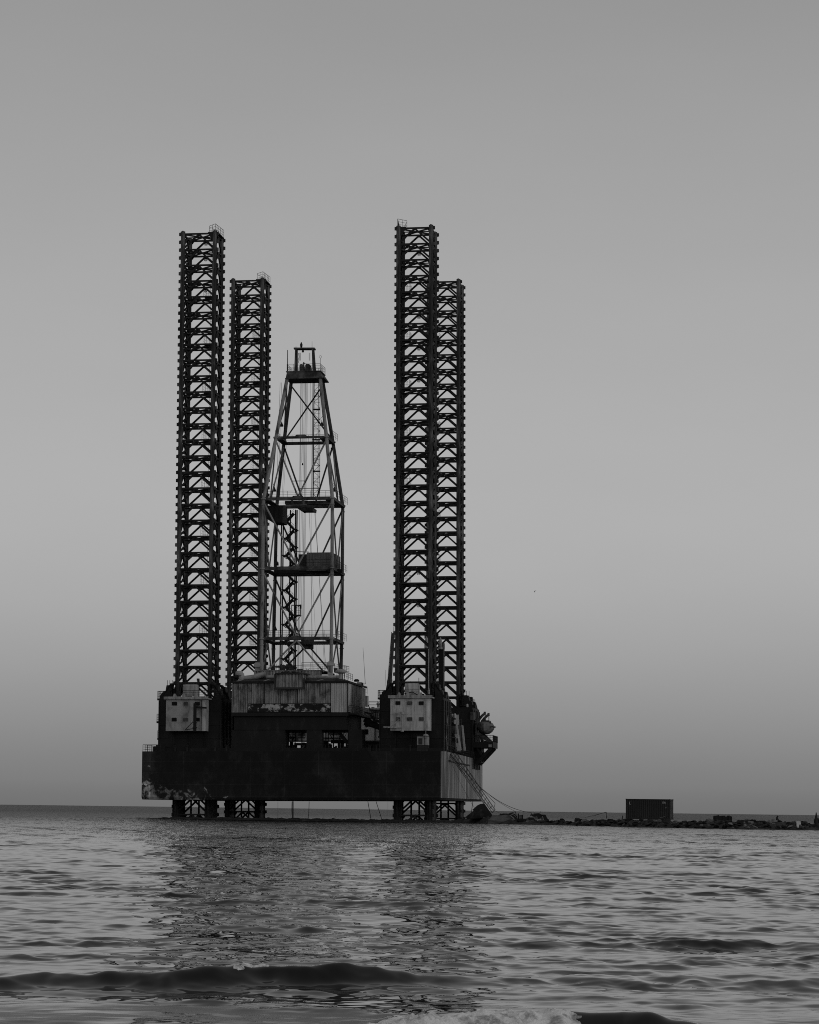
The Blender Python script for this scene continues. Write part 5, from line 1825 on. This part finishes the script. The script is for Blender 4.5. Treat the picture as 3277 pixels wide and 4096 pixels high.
for u, w, v0, lab in ((2074, 5.5, 3254, 'tallest dark upright stake right of the pontoon'), (2081, 5, 3260, 'shorter dark stake in the middle of the three stakes'), (2089.5, 7, 3259, 'broad dark stake, rightmost of the three right of the pontoon')):
    px_prism('stake', [(u - w / 2, 3285), (u - w / 2, v0 + 2), (u, v0), (u + w / 2, v0 + 1), (u + w / 2, 3285)], 366, 0.3, M['black'], lab, 'stake', 'stakes right of the pontoon')
b = MB()
b.tube(G(2040, 3253, 367), G(2063, 3247.5, 367), 0.05, None, 5)
b.tube(G(2063, 3247, 367), G(2065, 3262, 367), 0.07, None, 5)
b.path([G(2036, 3258, 367), G(2042, 3253, 367), G(2054, 3256, 367), G(2064, 3262, 367), G(2068, 3270, 367)], 0.09, 6)
b.build('bent_pipe', M['black'])
tag(bpy.data.objects['bent_pipe'], 'bent dark pipes sticking out behind the right end of the pontoon', 'pipe')
wreck = link('wrecked_machine', None)
wreck.location = G(2150, 3290, 364)
tag(wreck, 'wrecked dark machine with pale panels lying on the rocks', 'wreck')
def wk(pts, y0, d, mat, nm):
    b = MB()
    pp = [G(u, v_, 364) - wreck.location for u, v_ in pts]
    b.prism([(p.x, p.z) for p in pp], y0, y0 + d)
    b.build(nm, mat, wreck)
wk([(2127, 3262), (2128, 3257), (2138, 3258), (2142, 3254), (2156, 3253), (2168, 3258), (2174, 3264), (2166, 3266), (2160, 3275), (2155, 3276), (2152, 3267), (2136, 3268)], 0.5, 1.5, M['black'], 'engine_cover')
wk([(2169, 3259), (2184, 3259), (2190, 3273), (2197, 3279), (2199, 3287), (2193, 3286), (2190, 3281), (2188, 3287), (2178, 3286), (2176, 3270)], 0.3, 1.2, M['black'], 'broken_frame')
wk([(2137, 3270), (2160, 3268), (2162, 3278), (2150, 3279), (2140, 3284), (2136, 3283)], 0.9, 0.5, M['white_dim'], 'side_panel')
wk([(2164, 3262), (2169, 3262), (2175, 3275), (2174, 3284), (2168, 3284), (2163, 3272)], 0.9, 0.4, M['white_dim'], 'door_panel')
wk([(2095, 3275), (2113, 3274), (2113, 3270), (2138, 3270), (2138, 3281), (2095, 3281)], 0.8, 1.0, M['black'], 'chassis')
wk([(2104, 3283), (2135, 3281), (2137, 3295), (2104, 3295)], 0.0, 1.2, M['rock_light'], 'ballast_block')
b = MB()
b.tube(G(2127, 3253, 364) - wreck.location, G(2121, 3265, 364) - wreck.location, 0.05, None, 5)
b.tube(G(2137, 3250, 364) - wreck.location, G(2136, 3258, 364) - wreck.location, 0.05, None, 5)
b.tube(G(2158, 3254, 364) - wreck.location, G(2166, 3244, 364) - wreck.location, 0.03, None, 5)
b.build('lever', M['black'], wreck)

# seabird
bird = link('seabird', None)
bird.location = G(2139.5, 2366.5, 260)
tag(bird, 'dark seabird flying with raised wings in the sky right of the rig', 'bird')
kb = 260 / F_PX
b = MB()
bv = [(0, -0.22, 0), (0.05, -0.12, -0.03), (0.06, 0.05, -0.03), (0.0, 0.3, 0), (-0.06, 0.05, -0.03), (-0.05, -0.12, -0.03), (0, -0.1, 0.05), (0, 0.08, 0.05), (0, 0.0, -0.08)]
b.add(bv, [(0, 1, 6), (1, 2, 7, 6), (2, 3, 7), (3, 4, 7), (4, 5, 6, 7), (5, 0, 6), (0, 8, 1), (1, 8, 2), (2, 8, 3), (3, 8, 4), (4, 8, 5), (5, 8, 0)])
b.build('body', M['bird'], bird)
for s, pts in ((-1, [(0.02, 0), (-1.3, 2.2), (-2.3, 3.6)]), (1, [(0.0, 0), (1.4, 2.2), (3.0, 3.3), (5.6, 3.4)])):
    b = MB()
    n = len(pts)
    v = []
    for i, (px_, pz_) in enumerate(pts):
        ch = 0.13 * (1 - 0.75 * i / (n - 1))
        v += [(px_ * kb, -ch, pz_ * kb + 0.0), (px_ * kb, ch, pz_ * kb), (px_ * kb, 0, pz_ * kb + 0.05 * (1 - i / n)), ]
    f = []
    for i in range(n - 1):
        a_, c_ = 3 * i, 3 * i + 3
        f += [(a_, c_, c_ + 2, a_ + 2), (a_ + 2, c_ + 2, c_ + 1, a_ + 1), (a_ + 1, c_ + 1, c_, a_)]
    f += [(0, 2, 1), (3 * n - 3, 3 * n - 2, 3 * n - 1)]
    b.add(v, f)
    b.build('wing', M['bird'], bird)

# ================================================================== sea
def make_waves():
    comps = []
    N = 140
    for i in range(N):
        lam = 0.13 * (7.0 / 0.13) ** ((i + rng.random()) / N)
        th = rng.normal(0, 0.6 if lam > 1.5 else 0.8) - 0.12
        kx, ky = math.sin(th), -math.cos(th)
        k_ = 2 * math.pi / lam
        wt = 0.3 if lam > 4 else 0.7 if lam > 1.3 else 1.5 if lam > 0.4 else 1.1 if lam > 0.22 else 0.6
        slope = SLOPE * wt * math.sqrt(2.0 / N)
        comps.append((lam, k_ * kx, k_ * ky, slope / k_, rng.random() * 2 * math.pi, kx, ky))
    return comps
SLOPE = 0.125
comps = make_waves()

def smooth(t):
    t = np.clip(t, 0, 1)
    return t * t * (3 - 2 * t)

def interp_u(X, Y, pts):
    u = CX + F_PX * X / np.maximum(Y, 1.0)
    return np.interp(u, [p[0] for p in pts], [p[1] for p in pts])

# crests of the two small breaking waves: (photo column, distance), (photo column, height)
W1Y = [(-400, 26.6), (0, 26.7), (600, 27.1), (1000, 27.5), (1350, 27.9), (1638, 27.7), (2400, 28.3), (3277, 28.7), (3800, 28.8)]
W1H = [(-400, 0.12), (0, 0.10), (400, 0.115), (800, 0.155), (1100, 0.175), (1350, 0.185), (1560, 0.14), (1700, 0.09), (2000, 0.085), (2450, 0.085), (2700, 0.04), (3000, 0.07), (3300, 0.06), (3700, 0.05)]
W2Y = [(-400, 20.3), (1000, 20.9), (1638, 21.9), (2300, 22.6), (2500, 22.7), (2800, 22.0), (3277, 21.2), (3700, 21.0)]
W2H = [(-400, 0.02), (900, 0.02), (1300, 0.06), (1640, 0.12), (2000, 0.15), (2300, 0.18), (2500, 0.19), (2700, 0.14), (2900, 0.08), (3150, 0.12), (3700, 0.05)]

def sea_height(X, Y, dy):
    """heights and horizontal shifts of the water at X, Y (arrays); waves the grid cannot carry fade out"""
    X, Y, dy = X.astype(np.float32), Y.astype(np.float32), dy.astype(np.float32)
    Z = np.zeros_like(X); DX = np.zeros_like(X); DY = np.zeros_like(X)
    shore = smooth((Y - 16.0) / 14.0) * 0.65 + 0.35
    # gusts: calmer and rougher lanes
    gust = 0.8 + 0.28 * np.sin(X * 0.11 + Y * 0.045 + 1.3) * np.sin(Y * 0.07 - X * 0.03) + 0.2 * np.sin(0.31 * X + 0.17 * Y)
    # ripples run in patches, with calmer water between
    patch = 0.95 + 0.5 * np.sin(0.62 * X + 0.9 * Y + 0.5) * np.sin(0.83 * X - 0.47 * Y) + 0.35 * np.sin(1.7 * Y + 0.4 * X + 2.0 * np.sin(0.7 * X))
    patch = np.clip(patch, 0.25, 1.8)
    for lam, kx, ky, a, ph, ux, uy in comps:
        lam, kx, ky, a, ph = (np.float32(q_) for q_ in (lam, kx, ky, a, ph))
        att = smooth((lam / np.maximum(dy, 1e-3) - 2.2) / 2.5)
        amp = a * att * shore * (gust * patch if lam < 1.6 else gust)
        arg = kx * X + ky * Y + ph
        c, s = np.cos(arg), np.sin(arg)
        Z += amp * c
        DX -= amp * s * ux * 0.95
        DY -= amp * s * uy * 0.95
    # two steepening shore waves: gentle backs, steep fronts towards the beach
    for wy, wh, wf, wb, wob in ((W1Y, W1H, 0.30, 1.5, 0.7), (W2Y, W2H, 0.30, 1.5, 2.1)):
        yc = interp_u(X, Y, wy) + 0.16 * np.sin(X * 1.35 + wob) + 0.07 * np.sin(X * 3.7 + 2 * wob) + 0.05 * np.sin(X * 8.3 + wob + np.sin(X * 2.9)) + 0.025 * np.sin(X * 17.1 + 3 * wob + 2 * np.sin(X * 5.1))
        h = interp_u(X, Y, wh) * (1 + 0.06 * np.sin(X * 2.3 + 3 * wob) + 0.06 * np.sin(X * 6.1 + wob + 1.5 * np.sin(X * 1.9)) + 0.06 * np.sin(X * 13.7 + 2 * np.sin(X * 4.3 + wob)))
        d = Y - yc
        prof = np.where(d > 0, np.exp(-d / (wb * 0.55)), np.exp(-(d / wf) ** 2))
        trough = -0.12 * np.exp(-((d + 1.15) / 0.75) ** 2)
        Z += h * (prof + trough)
        DY -= 0.75 * h * np.exp(-((d - 0.05) / 0.45) ** 2)
    return Z, DX, DY

def grid_mesh(name, X, Y, Z, mat, smooth_=True):
    nr, nc = X.shape
    co = np.stack([X, Y, Z], -1).reshape(-1, 3).astype(np.float32)
    idx = np.arange(nr * nc).reshape(nr, nc)
    q = np.stack([idx[:-1, :-1], idx[:-1, 1:], idx[1:, 1:], idx[1:, :-1]], -1).reshape(-1, 4)
    me = bpy.data.meshes.new(name)
    me.vertices.add(len(co)); me.vertices.foreach_set('co', co.ravel())
    me.loops.add(q.size); me.loops.foreach_set('vertex_index', q.ravel().astype(np.int32))
    me.polygons.add(len(q)); me.polygons.foreach_set('loop_start', (np.arange(len(q)) * 4).astype(np.int32))
    me.polygons.foreach_set('loop_total', np.full(len(q), 4, np.int32))
    me.update(calc_edges=True)
    me.materials.append(mat)
    if smooth_:
        me.shade_smooth()
    return me

ys = [12.0]
while ys[-1] < 60000:
    y = ys[-1]
    px = y * y / (1.85 * F_PX) * 1.1
    step = min(max(px, 0.024), 0.028 if 20 < y < 38 else 0.055 if y < 60 else 0.10 if y < 120 else 0.17 if y < 230 else 0.32 if y < 420 else 1.0 if y < 1200 else 1e9)
    if y >= 1200:
        step = max(1.1, (y - 1140) * 0.02)
    ys.append(y + step)
YR = np.array(ys)
NC = 900
tc_ = np.concatenate([[-9, -4, -2, -1.4, -1.15], np.linspace(-1, 1, NC), [1.15, 1.4, 2, 4, 9]])
XG = np.outer(YR * 0.185 + 2.5, tc_)
YG = np.repeat(YR[:, None], len(tc_), 1)
dyr = np.maximum(np.gradient(YR), (YR * 0.37 + 5.0) / NC)
DYG = np.repeat(dyr[:, None], len(tc_), 1)
Zs, DXs, DYs = sea_height(XG, YG, DYG)

def water_mat():
    m, nt, bs, n, l = new_mat('sea_water')
    tc = n.new('ShaderNodeTexCoord')
    sp = n.new('ShaderNodeSeparateXYZ')
    l.new(tc.outputs['Object'], sp.inputs[0])
    # the ripples too small to model roughen the surface more and more away from the sheltered shore
    rm = n.new('ShaderNodeMapRange')
    rm.inputs['From Min'].default_value = 0
    rm.inputs['From Max'].default_value = 1000
    l.new(sp.outputs[1], rm.inputs['Value'])
    ro = ramp_node(n, [(0.03, 0.01), (0.10, 0.03), (0.18, 0.09), (0.28, 0.20), (0.42, 0.36), (0.8, 0.45)])
    l.new(rm.outputs[0], ro.inputs[0])
    def tex(scale, mapping, detail):
        mp = n.new('ShaderNodeMapping')
        mp.inputs['Scale'].default_value = mapping
        l.new(tc.outputs['Object'], mp.inputs['Vector'])
        t = n.new('ShaderNodeTexNoise')
        t.inputs['Scale'].default_value = scale
        t.inputs['Detail'].default_value = detail
        t.inputs['Roughness'].default_value = 0.6
        l.new(mp.outputs[0], t.inputs['Vector'])
        return t.outputs['Fac']
    # offshore chop as bump
    off = n.new('ShaderNodeMapRange')
    off.inputs['From Min'].default_value = 110
    off.inputs['From Max'].default_value = 400
    off.inputs['To Min'].default_value = 0.0
    off.inputs['To Max'].default_value = 1.0
    l.new(sp.outputs[1], off.inputs['Value'])
    bp = n.new('ShaderNodeBump')
    bp.inputs['Distance'].default_value = 4.5
    l.new(off.outputs[0], bp.inputs['Strength'])
    l.new(tex(0.7, (1.0, 0.16, 1.0), 5), bp.inputs['Height'])
    l.new(bp.outputs[0], bs.inputs['Normal'])
    # streaks of old froth and stirred sand in the shallow water
    st = tex(1.5, (0.5, 2.6, 1.0), 10)
    near = n.new('ShaderNodeMapRange')
    near.inputs['From Min'].default_value = 23.5
    near.inputs['From Max'].default_value = 26.5
    near.inputs['To Min'].default_value = 0.14
    near.inputs['To Max'].default_value = -0.35
    l.new(sp.outputs[1], near.inputs['Value'])
    ad = n.new('ShaderNodeMath'); ad.operation = 'ADD'
    l.new(st, ad.inputs[0]); l.new(near.outputs[0], ad.inputs[1])
    side = n.new('ShaderNodeMapRange')
    side.inputs['From Min'].default_value = -0.4
    side.inputs['From Max'].default_value = 0.9
    side.inputs['To Min'].default_value = 0.0
    side.inputs['To Max'].default_value = -0.35
    l.new(sp.outputs[0], side.inputs['Value'])
    ad2 = n.new('ShaderNodeMath'); ad2.operation = 'ADD'
    l.new(ad.outputs[0], ad2.inputs[0]); l.new(side.outputs[0], ad2.inputs[1])
    mk = ramp_node(n, [(0.50, 0.0), (0.60, 0.35), (0.66, 0.9), (0.8, 1.0)])
    l.new(ad2.outputs[0], mk.inputs[0])
    mx = n.new('ShaderNodeMix'); mx.data_type = 'RGBA'
    l.new(mk.outputs[0], mx.inputs['Factor'])
    mx.inputs['A'].default_value = grey(0.005)
    mx.inputs['B'].default_value = grey(0.15)
    l.new(mx.outputs['Result'], bs.inputs['Base Color'])
    rx = n.new('ShaderNodeMath'); rx.operation = 'MULTIPLY_ADD'
    l.new(mk.outputs[0], rx.inputs[0]); rx.inputs[1].default_value = 0.4
    l.new(ro.outputs[0], rx.inputs[2])
    l.new(rx.outputs[0], bs.inputs['Roughness'])
    bs.inputs['IOR'].default_value = 1.333
    bs.inputs['Specular IOR Level'].default_value = 0.5
    return m
M['water'] = water_mat()
sea = link('sea', grid_mesh('sea', XG + DXs, YG + DYs, Zs, M['water']))
tag(sea, None, None, None, 'structure')

# foam of the breaking wave nearest the beach: lumpy froth riding on the crest
def froth(x0, x1, t0, t1, nx, nt, wy, along_pts, across_pts, lift, label):
    FX, FT = np.linspace(x0, x1, nx), np.linspace(t0, t1, nt)
    XF = np.repeat(FX[None, :], nt, 0)
    Yc0 = interp_u(XF, np.full_like(XF, wy[3][1]), wy)
    t_ = np.repeat(FT[:, None], nx, 1)
    YF_ = Yc0 + t_
    ZF, DXF, DYF = sea_height(XF, YF_, np.full_like(XF, 0.03))
    uF = CX + F_PX * XF / YF_
    lo_, hi_ = np.empty_like(XF), np.empty_like(XF)
    for i in range(nt):
        for j in range(nx):
            p = Vector((XF[i, j] * 0.7, YF_[i, j] * 0.9, 0.0))
            lo_[i, j] = noise.noise(p * 2.2) + 0.6 * noise.noise(p * 5.1)
            hi_[i, j] = noise.turbulence(p * 12.0, 4, False)
    along = np.interp(uF, [p[0] for p in along_pts], [p[1] for p in along_pts])
    across = np.interp(t_, [p[0] for p in across_pts], [p[1] for p in across_pts])
    f = along + across + lo_ * 0.55 + (hi_ - 0.6) * 0.35
    up_ = np.clip(f, 0, 0.8)
    ZF = ZF + np.where(f > 0, 0.008 + lift * up_ ** 0.8 * (0.35 + 1.1 * hi_), np.clip(f, -0.6, 0) * 0.15)
    o = link('foam', grid_mesh('foam', XF + DXF, YF_ + DYF, ZF, M['foam']))
    return tag(o, label, None, None, 'stuff')
froth(-1.9, 1.75, -2.6, 0.3, 900, 460, W2Y, [(500, -1.2), (900, -0.5), (1200, -0.1), (1460, 0.2), (1700, 0.42), (2000, 0.46), (2200, 0.36), (2310, 0.05), (2360, -0.4), (2430, -1.4)],
      [(-2.6, -0.4), (-1.6, -0.15), (-0.9, 0.1), (-0.25, 0.28), (0.0, 0.12), (0.3, -0.9)], 0.05, 'white froth of the small wave breaking at the bottom of the picture')
froth(-2.2, 0.6, -0.45, 0.2, 420, 110, W1Y, [(600, -1.5), (850, -0.5), (1000, -0.1), (1150, -0.22), (1350, -0.05), (1450, -0.4), (1600, -1.5)],
      [(-0.45, -0.7), (-0.2, -0.05), (0.0, 0.3), (0.2, -0.6)], 0.05, 'wisps of froth on the crest of the dark wave further out')

# ================================================================== sky and sun
world = bpy.data.worlds.new('World')
scene.world = world
world.use_nodes = True
wn, wl = world.node_tree.nodes, world.node_tree.links
bg = wn['Background']
SUN_EL, SUN_AZ = R(7), R(118)          # low sun behind the camera's right shoulder
sky = wn.new('ShaderNodeTexSky')
sky.sky_type = 'NISHITA'
sky.sun_disc = False
sky.sun_elevation = SUN_EL
sky.sun_rotation = SUN_AZ
sky.air_density = 1.0
sky.dust_density = 2.0
bw_ = wn.new('ShaderNodeRGBToBW')
wl.new(sky.outputs[0], bw_.inputs[0])
tcw = wn.new('ShaderNodeTexCoord')
sepw = wn.new('ShaderNodeSeparateXYZ')
wl.new(tcw.outputs['Generated'], sepw.inputs[0])
mr = wn.new('ShaderNodeMapRange')
mr.inputs['From Min'].default_value = 0.0
mr.inputs['From Max'].default_value = 0.5
wl.new(sepw.outputs[2], mr.inputs['Value'])
# haze near the horizon dims the sky there: luminance by height above the horizon
SKY = [(0.0, 0.166), (0.02, 0.205), (0.066, 0.275), (0.12, 0.352), (0.17, 0.412), (0.22, 0.438), (0.30, 0.432), (0.468, 0.375), (0.598, 0.316), (0.8, 0.26), (1.0, 0.23)]
rp = ramp_node(wn, SKY)
rp.color_ramp.interpolation = 'B_SPLINE'
wl.new(mr.outputs[0], rp.inputs[0])
# the Nishita sky adds its own soft change with direction
nm_ = wn.new('ShaderNodeMapRange')
nm_.inputs['From Min'].default_value = 0.0
nm_.inputs['From Max'].default_value = 8.0
nm_.inputs['To Min'].default_value = 0.97
nm_.inputs['To Max'].default_value = 1.06
wl.new(bw_.outputs[0], nm_.inputs['Value'])
mul = wn.new('ShaderNodeMath')
mul.operation = 'MULTIPLY'
wl.new(rp.outputs[0], mul.inputs[0])
wl.new(nm_.outputs[0], mul.inputs[1])
hz = wn.new('ShaderNodeTexNoise')
hz.inputs['Scale'].default_value = 9.0
hz.inputs['Detail'].default_value = 4
mph = wn.new('ShaderNodeMapping')
mph.inputs['Scale'].default_value = (1.0, 1.0, 3.0)
wl.new(tcw.outputs['Generated'], mph.inputs['Vector'])
wl.new(mph.outputs[0], hz.inputs['Vector'])
hm = wn.new('ShaderNodeMapRange')
hm.inputs['To Min'].default_value = 0.965
hm.inputs['To Max'].default_value = 1.035
wl.new(hz.outputs['Fac'], hm.inputs['Value'])
mul2 = wn.new('ShaderNodeMath')
mul2.operation = 'MULTIPLY'
wl.new(mul.outputs[0], mul2.inputs[0])
wl.new(hm.outputs[0], mul2.inputs[1])
wl.new(mul2.outputs[0], bg.inputs['Color'])
bg.inputs['Strength'].default_value = 1.0

sd = bpy.data.lights.new('sun', 'SUN')
sd.energy = 0.35
sd.angle = R(12)
sun = bpy.data.objects.new('sun', sd)
sdir = Vector((math.sin(SUN_AZ) * math.cos(SUN_EL), math.cos(SUN_AZ) * math.cos(SUN_EL), math.sin(SUN_EL)))
sun.rotation_euler = sdir.to_track_quat('Z', 'Y').to_euler()
COL.objects.link(sun)

scene.view_settings.view_transform = 'Standard'
scene.view_settings.look = 'None'
scene.view_settings.exposure = 0
scene.view_settings.gamma = 1
scene.view_settings.use_curve_mapping = False
scene.render.engine = 'CYCLES'
scene.cycles.max_bounces = 6
scene.cycles.use_denoising = False
scene.cycles.pixel_filter_type = 'BLACKMAN_HARRIS'
scene.cycles.filter_width = 1.0
scene.render.film_transparent = False
